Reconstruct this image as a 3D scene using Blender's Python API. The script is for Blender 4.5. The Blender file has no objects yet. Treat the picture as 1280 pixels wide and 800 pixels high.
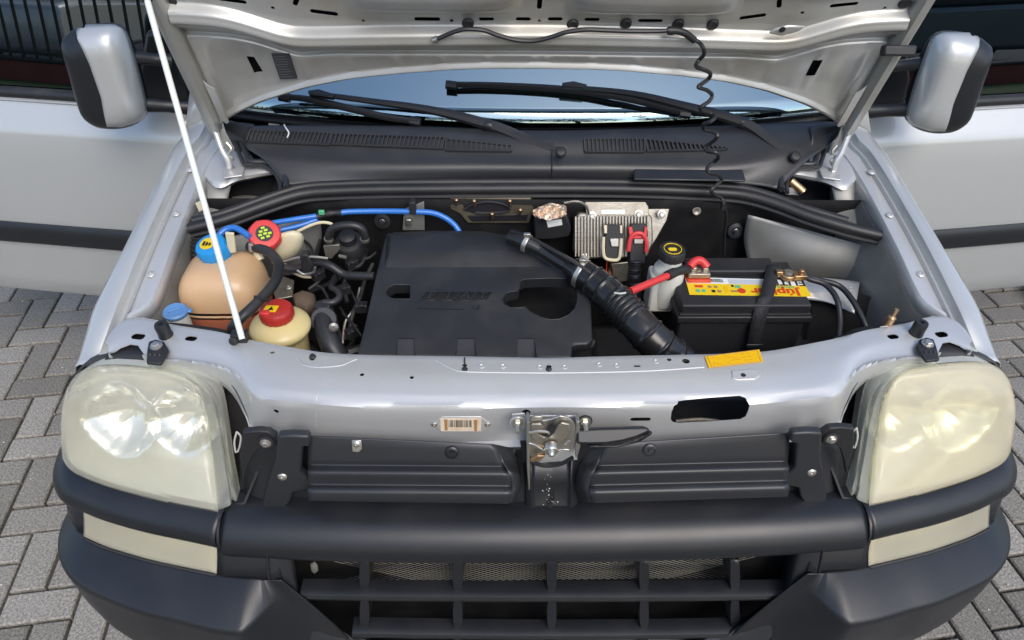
import bpy, bmesh, math, random
import numpy as np
from mathutils import Vector, Matrix
from math import radians as rad, sin, cos, pi
random.seed(7)
SC = bpy.context.scene
COL = SC.collection
# ------------------------------------------------------------------ camera
CAM = Vector((-.094, 0, 1.77)); FPX = 880.0
YAW, PITCH, ROLL = rad(2.04), rad(40), rad(1.196)
_f = Vector((sin(YAW)*cos(PITCH), cos(YAW)*cos(PITCH), -sin(PITCH)))
_r = Vector((cos(YAW), -sin(YAW), 0)); _u = _r.cross(_f)
RR = cos(ROLL)*_r + sin(ROLL)*_u; UU = -sin(ROLL)*_r + cos(ROLL)*_u; FF = _f
cd = bpy.data.cameras.new('camera'); cam = bpy.data.objects.new('camera', cd); COL.objects.link(cam)
cd.sensor_fit = 'HORIZONTAL'; cd.sensor_width = 36; cd.lens = 36*FPX/1280; cd.clip_start = .02; cd.clip_end = 500
m3 = Matrix((RR, UU, -FF)).transposed()
cam.matrix_world = Matrix.Translation(CAM) @ m3.to_4x4()
SC.camera = cam
# ------------------------------------------------------------------ light
SUN_EL, SUN_AZ = 47, 158          # degrees; azimuth measured from +y clockwise
w = bpy.data.worlds.new('World'); SC.world = w; w.use_nodes = True
nt = w.node_tree; bg = nt.nodes['Background']
sky = nt.nodes.new('ShaderNodeTexSky'); sky.sky_type = 'NISHITA'; sky.sun_disc = False
sky.sun_elevation = rad(SUN_EL); sky.sun_rotation = rad(SUN_AZ)
sky.air_density = 1.0; sky.dust_density = 1.8; sky.ozone_density = 1.0
nt.links.new(sky.outputs[0], bg.inputs[0]); bg.inputs[1].default_value = .15
sl = bpy.data.lights.new('sun', 'SUN'); so = bpy.data.objects.new('sun', sl); COL.objects.link(so)
sl.energy = 1.0; sl.angle = rad(35); sl.color = (1, .95, .87)
sd = Vector((sin(rad(SUN_AZ))*cos(rad(SUN_EL)), cos(rad(SUN_AZ))*cos(rad(SUN_EL)), sin(rad(SUN_EL))))
so.rotation_euler = sd.to_track_quat('Z', 'Y').to_euler(); so.location = sd*20
SC.view_settings.view_transform = 'Standard'; SC.view_settings.look = 'None'
SC.view_settings.exposure = .76; SC.view_settings.gamma = 1
SC.render.engine = 'CYCLES'
# ------------------------------------------------------------------ helpers
def ray(u, v): return RR*((u-640)/FPX) - UU*((v-400)/FPX) + FF
def P(u, v, x=None, y=None, z=None, pl=None):
    """photo pixel -> point on the plane x=, y=, z= or pl=(origin, normal)"""
    d = ray(u, v)
    if pl: t = (pl[0]-CAM).dot(pl[1])/d.dot(pl[1])
    elif x is not None: t = (x-CAM.x)/d.x
    elif y is not None: t = (y-CAM.y)/d.y
    else: t = (z-CAM.z)/d.z
    return CAM + d*t
def PL(lst, **k): return [P(q[0], q[1], **(k if len(q) < 3 else {'z': q[2]})) for q in lst]
def S(p, s): return Vector((p[0]*s, p[1], p[2]))
WO = {}
def props(o, label=None, cat=None, group=None, kind=None):
    if label: o['label'] = label
    if cat: o['category'] = cat
    if group: o['group'] = group
    if kind: o['kind'] = kind
    return o
def thing(name, loc, label, cat, group=None):
    o = bpy.data.objects.new(name, None); COL.objects.link(o); o.location = loc; o.empty_display_size = .05
    WO[o] = Vector(loc); return props(o, label, cat, group)
def link(o, world, parent):
    COL.objects.link(o); WO[o] = Vector(world)
    if parent is not None:
        o.parent = parent; o.location = Vector(world) - WO[parent]
    else: o.location = world
    return o
def finish(me, smooth, ang=38):
    if smooth:
        me.shade_smooth(); me.set_sharp_from_angle(angle=rad(ang))
def mk(name, vf, mat, parent=None, smooth=True, bevel=0, solid=0, sub=0, ang=38, off=-1, bseg=2, kind=None, label=None):
    vs, fs = vf
    vs = [Vector(v) for v in vs]
    lo = Vector([min(v[i] for v in vs) for i in range(3)]); hi = Vector([max(v[i] for v in vs) for i in range(3)])
    c = (lo+hi)/2
    me = bpy.data.meshes.new(name); me.from_pydata([v-c for v in vs], [], fs)
    bm = bmesh.new(); bm.from_mesh(me); bmesh.ops.remove_doubles(bm, verts=bm.verts, dist=1e-5)
    bmesh.ops.recalc_face_normals(bm, faces=bm.faces); bm.to_mesh(me); bm.free()
    finish(me, smooth, ang)
    if mat: me.materials.append(mat)
    o = link(bpy.data.objects.new(name, me), c, parent)
    if solid: m = o.modifiers.new('t', 'SOLIDIFY'); m.thickness = solid; m.offset = off
    if bevel: m = o.modifiers.new('b', 'BEVEL'); m.width = bevel; m.segments = bseg; m.limit_method = 'ANGLE'; m.angle_limit = rad(35); m.harden_normals = False
    if sub: m = o.modifiers.new('s', 'SUBSURF'); m.levels = sub; m.render_levels = sub
    return props(o, label, None, None, kind)
def cat(*vfs):
    V, Fc = [], []
    for v, f in vfs:
        n = len(V); V += list(v); Fc += [[i+n for i in q] for q in f]
    return V, Fc
def xf(vf, M): return [M @ Vector(v) for v in vf[0]], vf[1]
def crom(pts, n, closed=False):
    """Catmull-Rom resample to n points (uniform in chord length)"""
    pts = [Vector(p) for p in pts]
    k = len(pts)
    if k == 2 and not closed: return [pts[0].lerp(pts[1], i/(n-1)) for i in range(n)]
    if closed: ext = [pts[-1]] + pts + [pts[0], pts[1]]; segs = k
    else: ext = [pts[0]*2-pts[1]] + pts + [pts[-1]*2-pts[-2]]; segs = k-1
    den = []
    for i in range(segs):
        a, b, c, d = ext[i:i+4]
        for j in range(12):
            t = j/12
            den.append(.5*((2*b)+(c-a)*t+(2*a-5*b+4*c-d)*t*t+(3*b-a-3*c+d)*t**3))
    den.append(ext[-3] if closed else pts[-1])
    if closed: den[-1] = pts[0].copy()
    L = [0]
    for i in range(1, len(den)): L.append(L[-1]+(den[i]-den[i-1]).length)
    out = []; m = n if closed else n-1; j = 0
    for i in range(n):
        t = L[-1]*i/m
        while j < len(L)-2 and L[j+1] < t: j += 1
        q = L[j+1]-L[j]
        out.append(den[j].lerp(den[j+1], (t-L[j])/q if q > 1e-9 else 0))
    return out
def lin(pts, n):
    pts = [Vector(p) for p in pts]; L = [0]
    for i in range(1, len(pts)): L.append(L[-1]+(pts[i]-pts[i-1]).length)
    out = []; j = 0
    for i in range(n):
        t = L[-1]*i/(n-1)
        while j < len(L)-2 and L[j+1] < t: j += 1
        q = L[j+1]-L[j]; out.append(pts[j].lerp(pts[j+1], (t-L[j])/q if q > 1e-9 else 0))
    return out
def grid(rows, wrap=False):
    n = len(rows[0]); V = [p for r in rows for p in r]; Fc = []
    for i in range(len(rows)-1):
        for j in range(n if wrap else n-1):
            k = (j+1) % n
            Fc.append((i*n+j, i*n+k, (i+1)*n+k, (i+1)*n+j))
    return V, Fc
def loft(rows, n=24, m=0, curve=True):
    """rows of control points -> smooth sheet; n along each row, m across (0 = rows as they are)"""
    R = [(crom if curve else lin)(r, n) for r in rows]
    if m:
        cols = [crom([R[i][j] for i in range(len(R))], m) for j in range(n)]
        R = [[cols[j][i] for j in range(n)] for i in range(m)]
    return grid(R)
def coons(top, bot, left, right, n=24, m=18, bulge=0, nrm=None, pw=1.0):
    """boundary curves (top/bot left->right, left/right top->bottom)"""
    T, B = crom(top, n), crom(bot, n); Lf, Rt = crom(left, m), crom(right, m)
    rows = []
    for i in range(m):
        b = i/(m-1); row = []
        for j in range(n):
            a = j/(n-1)
            p = T[j]*(1-b)+B[j]*b + Lf[i]*(1-a)+Rt[i]*a - (T[0]*(1-a)*(1-b)+T[-1]*a*(1-b)+B[0]*(1-a)*b+B[-1]*a*b)
            if bulge: p = p + nrm*bulge*(sin(pi*a)*sin(pi*b))**pw
            row.append(p)
        rows.append(row)
    return grid(rows)
def tube(path, r, n=10, steps=0, cap=True):
    pts = crom(path, steps) if steps else [Vector(p) for p in path]
    k = len(pts)
    if callable(r): R = [r(i/(k-1)) for i in range(k)]
    elif isinstance(r, (list, tuple)):
        R = [np.interp(i/(k-1), np.linspace(0, 1, len(r)), r) for i in range(k)]
    else: R = [r]*k
    t0 = (pts[1]-pts[0]).normalized(); up = Vector((0, 0, 1)) if abs(t0.z) < .9 else Vector((1, 0, 0))
    nv = (up - t0*up.dot(t0)).normalized(); rows = []
    for i in range(k):
        t = (pts[min(i+1, k-1)]-pts[max(i-1, 0)]).normalized()
        nv = (nv - t*nv.dot(t)).normalized(); b = t.cross(nv)
        rows.append([pts[i]+(nv*cos(2*pi*j/n)+b*sin(2*pi*j/n))*R[i] for j in range(n)])
    V, Fc = grid(rows, True)
    if cap:
        Fc.append(list(range(n))[::-1]); Fc.append([(k-1)*n+j for j in range(n)])
    return V, Fc
def frame(c, axis):
    """matrix with local z along axis at c"""
    q = Vector(axis).normalized().to_track_quat('Z', 'Y')
    return Matrix.Translation(c) @ q.to_matrix().to_4x4()
def lathe(prof, c, axis=(0, 0, 1), n=28, mod=None, cap=True):
    M = frame(c, axis); rows = []
    for r, z in prof:
        rows.append([M @ Vector((r*(mod(2*pi*j/n, z) if mod else 1)*cos(2*pi*j/n), r*(mod(2*pi*j/n, z) if mod else 1)*sin(2*pi*j/n), z)) for j in range(n)])
    V, Fc = grid(rows, True); k = len(prof)
    if prof[0] == prof[-1] or not cap: return V, Fc
    if prof[0][0] > 1e-6: Fc.append(list(range(n))[::-1])
    if prof[-1][0] > 1e-6: Fc.append([(k-1)*n+j for j in range(n)])
    return V, Fc
def box(c, size, M=None):
    x, y, z = [s/2 for s in size]
    V = [Vector((sx*x, sy*y, sz*z)) for sz in (-1, 1) for sy in (-1, 1) for sx in (-1, 1)]
    Fc = [(0, 2, 3, 1), (4, 5, 7, 6), (0, 1, 5, 4), (2, 6, 7, 3), (0, 4, 6, 2), (1, 3, 7, 5)]
    M = M or Matrix.Identity(4)
    return [Vector(c)+(M.to_3x3() @ v) for v in V], Fc
def prism(pts, d):
    """extrude polygon (list of points) by vector d"""
    n = len(pts); d = Vector(d); V = [Vector(p) for p in pts] + [Vector(p)+d for p in pts]
    Fc = [list(range(n))[::-1], list(range(n, 2*n))] + [(i, (i+1) % n, n+(i+1) % n, n+i) for i in range(n)]
    return V, Fc
def stadium(c, ax, ay, L, W, d, k=6):
    """slot outline prism centred on c; ax long dir, ay short dir"""
    ax = Vector(ax).normalized(); ay = Vector(ay).normalized(); pts = []
    for s, a0 in ((1, -90), (-1, 90)):
        for i in range(k+1):
            a = rad(a0+180*i/k); pts.append(c+ax*(s*(L-W)/2+cos(a)*W/2)+ay*(sin(a)*W/2))
    return prism([p-Vector(d)/2 for p in pts], d)
def cutout(o, cutters):
    """real openings: booleans at build time, cutters removed; a cutter that fails is skipped"""
    dg0 = bpy.context.view_layer; dg0.update()
    new = bpy.data.meshes.new_from_object(o.evaluated_get(bpy.context.evaluated_depsgraph_get()))
    mats = list(o.data.materials); o.modifiers.clear(); o.data = new
    for vf in cutters:
        V, Fc = vf; me = bpy.data.meshes.new('cutter'); me.from_pydata([tuple(v) for v in V], [], Fc)
        bm = bmesh.new(); bm.from_mesh(me); bmesh.ops.recalc_face_normals(bm, faces=bm.faces); bm.to_mesh(me); bm.free()
        c = bpy.data.objects.new('cutter', me); COL.objects.link(c)
        m = o.modifiers.new('cut', 'BOOLEAN'); m.operation = 'DIFFERENCE'; m.object = c; m.solver = 'EXACT'
        dg0.update(); new = bpy.data.meshes.new_from_object(o.evaluated_get(bpy.context.evaluated_depsgraph_get()))
        o.modifiers.clear()
        if len(new.polygons) > .5*len(o.data.polygons): o.data = new
        bpy.data.objects.remove(c); bpy.data.meshes.remove(me)
    new = o.data
    if not new.materials:
        for k in mats: new.materials.append(k)
    finish(new, True); return o
from mathutils.bvhtree import BVHTree
_bvh = {}
def on(o, u, v, lift=0):
    """photo pixel -> point on the surface of object o"""
    if o not in _bvh:
        bpy.context.view_layer.update(); me = bpy.data.meshes.new_from_object(o.evaluated_get(bpy.context.evaluated_depsgraph_get()))
        _bvh[o] = BVHTree.FromPolygons([x.co+WO[o] for x in me.vertices], [tuple(f.vertices) for f in me.polygons])
    d = ray(u, v).normalized(); h = _bvh[o].ray_cast(CAM, d)
    if h[0] is None: h = _bvh[o].find_nearest(CAM+d*1.2)
    n = h[1] if h[1].dot(d) < 0 else -h[1]
    return h[0]+n*lift, n
def onl(o, pts, lift=0): return [on(o, u, v, lift)[0] for u, v in pts]
def pillow(outline, nrm, front, back, rings=10, pf=.5):
    """closed rounded body from an outline; nrm points to the front"""
    c = sum(outline, Vector())/len(outline); R_ = []
    for k in range(-rings, rings+1):
        a = pi/2*k/rings; f = max(.02, cos(a))**pf; d = (front if k > 0 else back)*sin(a); R_.append([c+(p-c)*f+nrm*d for p in outline])
    V, Fc = grid(R_, True); n = len(outline); return V, Fc+[list(range(n)), [len(V)-n+i for i in range(n)]]
def pix(p):
    q = Vector(p)-CAM; d = q.dot(FF); return 640+FPX*q.dot(RR)/d, 400-FPX*q.dot(UU)/d
def inside(pt, poly):
    x, y = pt; r = False; j = len(poly)-1
    for i in range(len(poly)):
        if (poly[i][1] > y) != (poly[j][1] > y) and x < (poly[j][0]-poly[i][0])*(y-poly[i][1])/(poly[j][1]-poly[i][1])+poly[i][0]: r = not r
        j = i
    return r
def sweep(path, prof, n=50, m=0, tap=None):
    """sweep profile (outward offset, z) along an xy path"""
    pts = crom([Vector((p[0], p[1], 0)) for p in path], n); rows = []
    for i, p in enumerate(pts):
        t = (pts[min(i+1, n-1)]-pts[max(i-1, 0)]).normalized(); nn = Vector((t.y, -t.x, 0))
        k_ = tap(i/(n-1)) if tap else 1; r = [p+nn*(.05+(o-.05)*k_)+Vector((0, 0, z)) for o, z in prof]
        rows.append(crom(r, m) if m else r)
    return grid(rows)
def text(name, s, mat, parent, c, ex, ey, size, depth=.0006, shear=0, sx=1, bold=0):
    """flat lettering centred at c, ex reading direction, ey up direction"""
    cu = bpy.data.curves.new(name, 'FONT'); cu.body = s; cu.size = 1; cu.align_x = 'CENTER'; cu.align_y = 'CENTER'; cu.shear = shear
    cu.extrude = depth/2/size; cu.offset = bold; cu.resolution_u = 3
    t = bpy.data.objects.new(name, cu); COL.objects.link(t); bpy.context.view_layer.update()
    me = bpy.data.meshes.new_from_object(t.evaluated_get(bpy.context.evaluated_depsgraph_get())); bpy.data.objects.remove(t)
    ex = Vector(ex).normalized(); ey = (Vector(ey)-ex*Vector(ey).dot(ex)).normalized(); ez = ex.cross(ey)
    M = Matrix((ex*size*sx, ey*size, ez*size)).transposed()
    for v in me.vertices: v.co = M @ v.co
    me.materials.clear(); me.materials.append(mat); me.name = name
    return link(bpy.data.objects.new(name, me), Vector(c), parent)
def child(o, me, name, parent, world, rot=None):
    c = bpy.data.objects.new(name, me); link(c, world, parent)
    if rot is not None: c.rotation_euler = rot
    return c
_bolt = {}
def bolt(c, axis, r, parent, mat, kind='hex', name='bolt'):
    key = (round(r, 4), mat.name, kind)
    if key not in _bolt:
        if kind == 'hex':
            v = cat(lathe([(0, 0), (r*1.5, 0), (r*1.5, r*.25), (r*1.1, r*.32)], (0, 0, 0), n=18),
                    lathe([(r, r*.2), (r, r*.9), (r*.8, r*1.05), (0, r*1.05)], (0, 0, 0), n=6))
        elif kind == 'spot': v = lathe([(r*1.15, -.0005), (r, .0012), (r*.8, .0014), (r*.6, .0004), (0, .0002)], (0, 0, 0), n=16)
        else: v = cat(lathe([(0, 0), (r*1.4, 0), (r*1.4, r*.15), (r*1.1, r*.4), (r*.5, r*.55), (r*.45, r*.2), (0, r*.2)], (0, 0, 0), n=18))
        me = bpy.data.meshes.new(name); me.from_pydata([tuple(q) for q in v[0]], [], v[1]); finish(me, True); me.materials.append(mat); _bolt[key] = me
    return child(None, _bolt[key], name, parent, c, Vector(axis).to_track_quat('Z', 'Y').to_euler())
# ------------------------------------------------------------------ materials
def MAT(name, col, rough=.5, metal=0, spec=.5, bump=0, bscale=200, var=0, vscale=8, vcol=None, coat=0, trans=0, emit=None, sub=0, ior=1.5, alpha=1, rvar=0, aniso=0, dust=0, dcol=(.35, .32, .28), bdist=.002):
    m = bpy.data.materials.new(name); m.use_nodes = True; t = m.node_tree; b = t.nodes['Principled BSDF']
    I = b.inputs; I['Base Color'].default_value = (*col, 1); I['Roughness'].default_value = rough; I['Metallic'].default_value = metal
    I['Specular IOR Level'].default_value = spec; I['Coat Weight'].default_value = coat; I['Coat Roughness'].default_value = .06
    I['Transmission Weight'].default_value = trans; I['IOR'].default_value = ior; I['Alpha'].default_value = alpha
    if sub: I['Subsurface Weight'].default_value = sub; I['Subsurface Radius'].default_value = (.02, .012, .006)
    tc = t.nodes.new('ShaderNodeTexCoord')
    def noise(sc, det=4):
        n = t.nodes.new('ShaderNodeTexNoise'); n.inputs['Scale'].default_value = sc; n.inputs['Detail'].default_value = det
        t.links.new(tc.outputs['Object'], n.inputs['Vector']); return n
    last = None
    if var:
        n = noise(vscale, 6); mx = t.nodes.new('ShaderNodeMix'); mx.data_type = 'RGBA'
        mx.inputs['A'].default_value = (*col, 1); mx.inputs['B'].default_value = (*(vcol or [c*.5 for c in col]), 1)
        r = t.nodes.new('ShaderNodeMapRange'); r.inputs[1].default_value = .4; r.inputs[2].default_value = .75; r.inputs[4].default_value = var
        t.links.new(n.outputs[0], r.inputs[0]); t.links.new(r.outputs[0], mx.inputs['Factor']); last = mx.outputs['Result']
    if dust:
        n = noise(11, 8); g = t.nodes.new('ShaderNodeNewGeometry'); sx = t.nodes.new('ShaderNodeSeparateXYZ'); t.links.new(g.outputs['Normal'], sx.inputs[0])
        r = t.nodes.new('ShaderNodeMapRange'); r.inputs[1].default_value = .45; r.inputs[2].default_value = .8; r.inputs[4].default_value = dust; t.links.new(n.outputs[0], r.inputs[0])
        mu = t.nodes.new('ShaderNodeMath'); mu.operation = 'MULTIPLY'; mu.use_clamp = True; t.links.new(r.outputs[0], mu.inputs[0]); t.links.new(sx.outputs['Z'], mu.inputs[1])
        mx = t.nodes.new('ShaderNodeMix'); mx.data_type = 'RGBA'; mx.inputs['B'].default_value = (*dcol, 1); mx.inputs['A'].default_value = (*col, 1)
        if last: t.links.new(last, mx.inputs['A'])
        t.links.new(mu.outputs[0], mx.inputs['Factor']); last = mx.outputs['Result']
    if last: t.links.new(last, I['Base Color'])
    if rvar:
        n = noise(14, 5); r = t.nodes.new('ShaderNodeMapRange'); r.inputs[3].default_value = max(.02, rough-rvar); r.inputs[4].default_value = rough+rvar
        t.links.new(n.outputs[0], r.inputs[0]); t.links.new(r.outputs[0], I['Roughness'])
    if bump:
        n = noise(bscale, 2); bp = t.nodes.new('ShaderNodeBump'); bp.inputs['Strength'].default_value = bump; bp.inputs['Distance'].default_value = bdist
        t.links.new(n.outputs[0], bp.inputs['Height']); t.links.new(bp.outputs[0], I['Normal'])
    if emit: I['Emission Color'].default_value = (*emit, 1); I['Emission Strength'].default_value = 1
    return m
SILVER = MAT('silver_paint', (.50, .51, .50), .38, .36, coat=1, bump=.03, bscale=900, rvar=.05, dust=.1)
SILVER_IN = MAT('silver_paint_bay', (.56, .56, .55), .38, .45, coat=.25, bump=.05, bscale=600, rvar=.08, dust=.2, var=.12, vscale=14, vcol=(.5, .49, .46))
HOODIN = MAT('hood_inner_paint', (.44, .445, .43), .34, .4, coat=.1, rvar=.09, var=.6, vscale=7, vcol=(.26, .23, .17))
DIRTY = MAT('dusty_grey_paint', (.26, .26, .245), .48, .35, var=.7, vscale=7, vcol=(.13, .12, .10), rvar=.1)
PLAST = MAT('black_bumper_plastic', (.010, .011, .0135), .38, 0, .55, bump=.10, bscale=1500, rvar=.05, dust=.03, bdist=.0006)
PLASTG = MAT('grey_black_plastic', (.022, .023, .026), .40, 0, .55, bump=.12, bscale=1300, dust=.05, rvar=.06, bdist=.0006)
COVER = MAT('engine_cover_plastic', (.020, .021, .024), .42, 0, .5, bump=.5, bscale=700, dust=.07, rvar=.06, bdist=.001)
BLACK = MAT('matt_black', (.016, .016, .018), .55, dust=.06, rvar=.1)
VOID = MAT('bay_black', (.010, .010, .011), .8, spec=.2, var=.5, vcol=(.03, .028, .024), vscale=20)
RUBBER = MAT('black_rubber', (.016, .016, .018), .45, 0, .5, dust=.08, bump=.12, bscale=500)
HOSE = MAT('hose_rubber', (.018, .018, .02), .4, dust=.1, rvar=.08)
GLOSSB = MAT('gloss_black_duct', (.011, .011, .012), .25, 0, .5, rvar=.07, dust=.08)
STEEL = MAT('zinc_steel', (.55, .53, .48), .34, .9, var=.4, vscale=60, vcol=(.38, .33, .24), rvar=.1)
BRASS = MAT('brass', (.55, .36, .2), .38, .9, var=.6, vscale=80, vcol=(.3, .2, .12))
ALU = MAT('cast_aluminium', (.42, .39, .33), .38, .8, var=.5, vscale=40, vcol=(.2, .17, .11), bump=.2, bscale=300, rvar=.1)
REFL = MAT('reflector_paint', (.74, .75, .70), .28, .75, rvar=.1)
SHELL = MAT('lamp_shell_grey', (.56, .56, .49), .35, .25)
CHROME = MAT('reflector_chrome', (.82, .83, .82), .08, 1.0)
WHITE = MAT('white_paint', (.72, .75, .69), .35, dust=.1)
BLUEH = MAT('blue_hose', (.03, .17, .55), .28, coat=.3, rvar=.05)
BLUEC = MAT('blue_cap', (.015, .27, .62), .4, sub=.1, dust=.05)
BLUEW = MAT('washer_cap_blue', (.10, .24, .48), .45, var=.3, vcol=(.2, .33, .5))
REDC = MAT('red_cap', (.62, .045, .045), .42, sub=.1, dust=.05)
REDD = MAT('dull_red_cap', (.42, .025, .02), .42, dust=.12)
CREAM = MAT('cream_plastic', (.66, .60, .42), .42, sub=.25, var=.3, vscale=7, vcol=(.6, .5, .3))
YELLT = MAT('yellowed_tank', (.68, .56, .27), .36, sub=.35, var=.35, vscale=9, vcol=(.62, .47, .18), coat=.15)
WHITET = MAT('translucent_white', (.6, .6, .54), .4, sub=.3)
YELLOW = MAT('yellow_print', (.80, .55, .01), .38)
ORANGE = MAT('orange_sticker', (.82, .46, .0), .35)
WHITEP = MAT('white_print', (.75, .76, .74), .4)
REDP = MAT('red_print', (.62, .05, .01), .4)
GREENP = MAT('green_print', (.10, .45, .22), .4)
GREYP = MAT('grey_print', (.5, .53, .56), .4)
GREYD = MAT('dim_print', (.10, .105, .11), .5)
BLACKP = MAT('black_print', (.015, .015, .018), .45)
BROWNP = MAT('faded_brown_print', (.36, .19, .08), .5)
PAPER = MAT('aged_label_paper', (.72, .62, .48), .5, var=.6, vscale=60, vcol=(.55, .36, .2))
FOIL = MAT('foil_tape', (.72, .55, .42), .36, .6, bump=.8, bscale=90, var=.7, vscale=50, vcol=(.8, .7, .55), bdist=.006)
LABELD = MAT('dark_label', (.035, .037, .04), .55)
WEB = MAT('strap_webbing', (.018, .018, .02), .6, bump=.9, bscale=420, bdist=.002)
def glass(name, col, rough, refl, dark):
    m = bpy.data.materials.new(name); m.use_nodes = True; t = m.node_tree; t.nodes.remove(t.nodes['Principled BSDF']); out = t.nodes['Material Output']
    tr = t.nodes.new('ShaderNodeBsdfTransparent'); tr.inputs[0].default_value = (*dark, 1)
    gl = t.nodes.new('ShaderNodeBsdfGlossy'); gl.inputs['Color'].default_value = (*col, 1); gl.inputs['Roughness'].default_value = rough
    lw = t.nodes.new('ShaderNodeFresnel'); lw.inputs['IOR'].default_value = refl; mx = t.nodes.new('ShaderNodeMixShader')
    t.links.new(lw.outputs[0], mx.inputs[0]); t.links.new(tr.outputs[0], mx.inputs[1]); t.links.new(gl.outputs[0], mx.inputs[2]); t.links.new(mx.outputs[0], out.inputs[0]); return m
GLASS = glass('windscreen_glass', (.72, .92, .96), .0, 5.2, (.55, .68, .7))
SIDEG = glass('door_glass', (.9, .97, 1), .0, 3.0, (.28, .31, .31))
def lensmat(name, col, mixf, rough, frost=.5):
    m = MAT(name, col, rough, coat=.8, var=.35, vscale=4, vcol=[c*.86 for c in col[:2]]+[col[2]*.7], sub=.0); t = m.node_tree; b = t.nodes['Principled BSDF']; out = t.nodes['Material Output']
    tr = t.nodes.new('ShaderNodeBsdfTransparent'); tr.inputs[0].default_value = (*[min(1, c*1.25) for c in col], 1)
    rf = t.nodes.new('ShaderNodeBsdfRefraction'); rf.inputs['Color'].default_value = (*[min(1, c*1.2) for c in col], 1); rf.inputs['Roughness'].default_value = .45; rf.inputs['IOR'].default_value = 1.12
    m2 = t.nodes.new('ShaderNodeMixShader'); m2.inputs[0].default_value = frost; t.links.new(tr.outputs[0], m2.inputs[1]); t.links.new(rf.outputs[0], m2.inputs[2]); tr = m2
    tc = t.nodes.new('ShaderNodeTexCoord'); n = t.nodes.new('ShaderNodeTexNoise'); n.inputs['Scale'].default_value = 5; n.inputs['Detail'].default_value = 2; t.links.new(tc.outputs['Object'], n.inputs[0])
    r = t.nodes.new('ShaderNodeMapRange'); r.inputs[1].default_value = .3; r.inputs[2].default_value = .7; r.inputs[3].default_value = mixf-.05; r.inputs[4].default_value = mixf+.05; t.links.new(n.outputs[0], r.inputs[0])
    mx = t.nodes.new('ShaderNodeMixShader'); t.links.new(r.outputs[0], mx.inputs[0]); t.links.new(tr.outputs[0], mx.inputs[1]); t.links.new(b.outputs[0], mx.inputs[2]); t.links.new(mx.outputs[0], out.inputs[0]); return m
LENSL = lensmat('hazy_lens', (.95, .92, .78), .20, .09, .13)
LENSR = lensmat('yellower_lens', (.94, .85, .70), .34, .10, .2)  # right lens, yellower and hazier than the left one
LENSRIM = lensmat('lens_rim', (.84, .85, .78), .16, .06, .2)
LENSB = lensmat('lower_lamp_lens', (.84, .80, .68), .30, .15)
def paver_mat():
    m = MAT('paver_concrete', (.25, .245, .235), .85, spec=.25, bump=.7, bscale=260, bdist=.004); t = m.node_tree; b = t.nodes['Principled BSDF']
    oi = t.nodes.new('ShaderNodeObjectInfo'); ge = t.nodes.new('ShaderNodeNewGeometry'); ad = t.nodes.new('ShaderNodeMath'); ad.operation = 'ADD'
    fr = t.nodes.new('ShaderNodeMath'); fr.operation = 'FRACT'
    t.links.new(oi.outputs['Random'], ad.inputs[0]); t.links.new(ge.outputs['Random Per Island'], ad.inputs[1]); t.links.new(ad.outputs[0], fr.inputs[0])
    rp = t.nodes.new('ShaderNodeValToRGB'); rp.color_ramp.elements[0].color = (.20, .185, .158, 1); rp.color_ramp.elements[1].color = (.36, .335, .295, 1); t.links.new(fr.outputs[0], rp.inputs[0])
    n = t.nodes.new('ShaderNodeTexNoise'); n.inputs['Scale'].default_value = 150; n.inputs['Detail'].default_value = 6; n.inputs['Roughness'].default_value = .75
    tc = t.nodes.new('ShaderNodeTexCoord'); t.links.new(tc.outputs['Object'], n.inputs[0])
    r = t.nodes.new('ShaderNodeMapRange'); r.inputs[1].default_value = .35; r.inputs[2].default_value = .68; r.inputs[3].default_value = .42; r.inputs[4].default_value = 1.5; t.links.new(n.outputs[0], r.inputs[0])
    n2 = t.nodes.new('ShaderNodeTexNoise'); n2.inputs['Scale'].default_value = 1.3; n2.inputs['Detail'].default_value = 5; t.links.new(ge.outputs['Position'], n2.inputs[0])
    r2 = t.nodes.new('ShaderNodeMapRange'); r2.inputs[1].default_value = .3; r2.inputs[2].default_value = .7; r2.inputs[3].default_value = .75; r2.inputs[4].default_value = 1.15; t.links.new(n2.outputs[0], r2.inputs[0])
    mm = t.nodes.new('ShaderNodeMath'); mm.operation = 'MULTIPLY'; t.links.new(r.outputs[0], mm.inputs[0]); t.links.new(r2.outputs[0], mm.inputs[1])
    mx = t.nodes.new('ShaderNodeVectorMath'); mx.operation = 'SCALE'; t.links.new(rp.outputs[0], mx.inputs[0]); t.links.new(mm.outputs[0], mx.inputs['Scale']); t.links.new(mx.outputs[0], b.inputs['Base Color']); return m
PAVER = paver_mat()
JOINT = MAT('joint_sand', (.045, .043, .034), .95, spec=.1, var=.6, vscale=5, vcol=(.045, .055, .025), bump=.5, bscale=150)
GRASS = MAT('grass', (.05, .085, .02), .9, var=.6, vscale=4, vcol=(.09, .08, .03))
REDWALL = MAT('red_wall_paint', (.22, .055, .04), .8, var=.4, vscale=3)
IRON = MAT('fence_iron', (.015, .016, .016), .5)
LEAF = MAT('leaf', (.05, .085, .03), .6, var=.7, vscale=2, vcol=(.02, .04, .015))
BARK = MAT('bark', (.09, .07, .05), .9)
ASPH = MAT('asphalt', (.05, .05, .05), .9)
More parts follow.
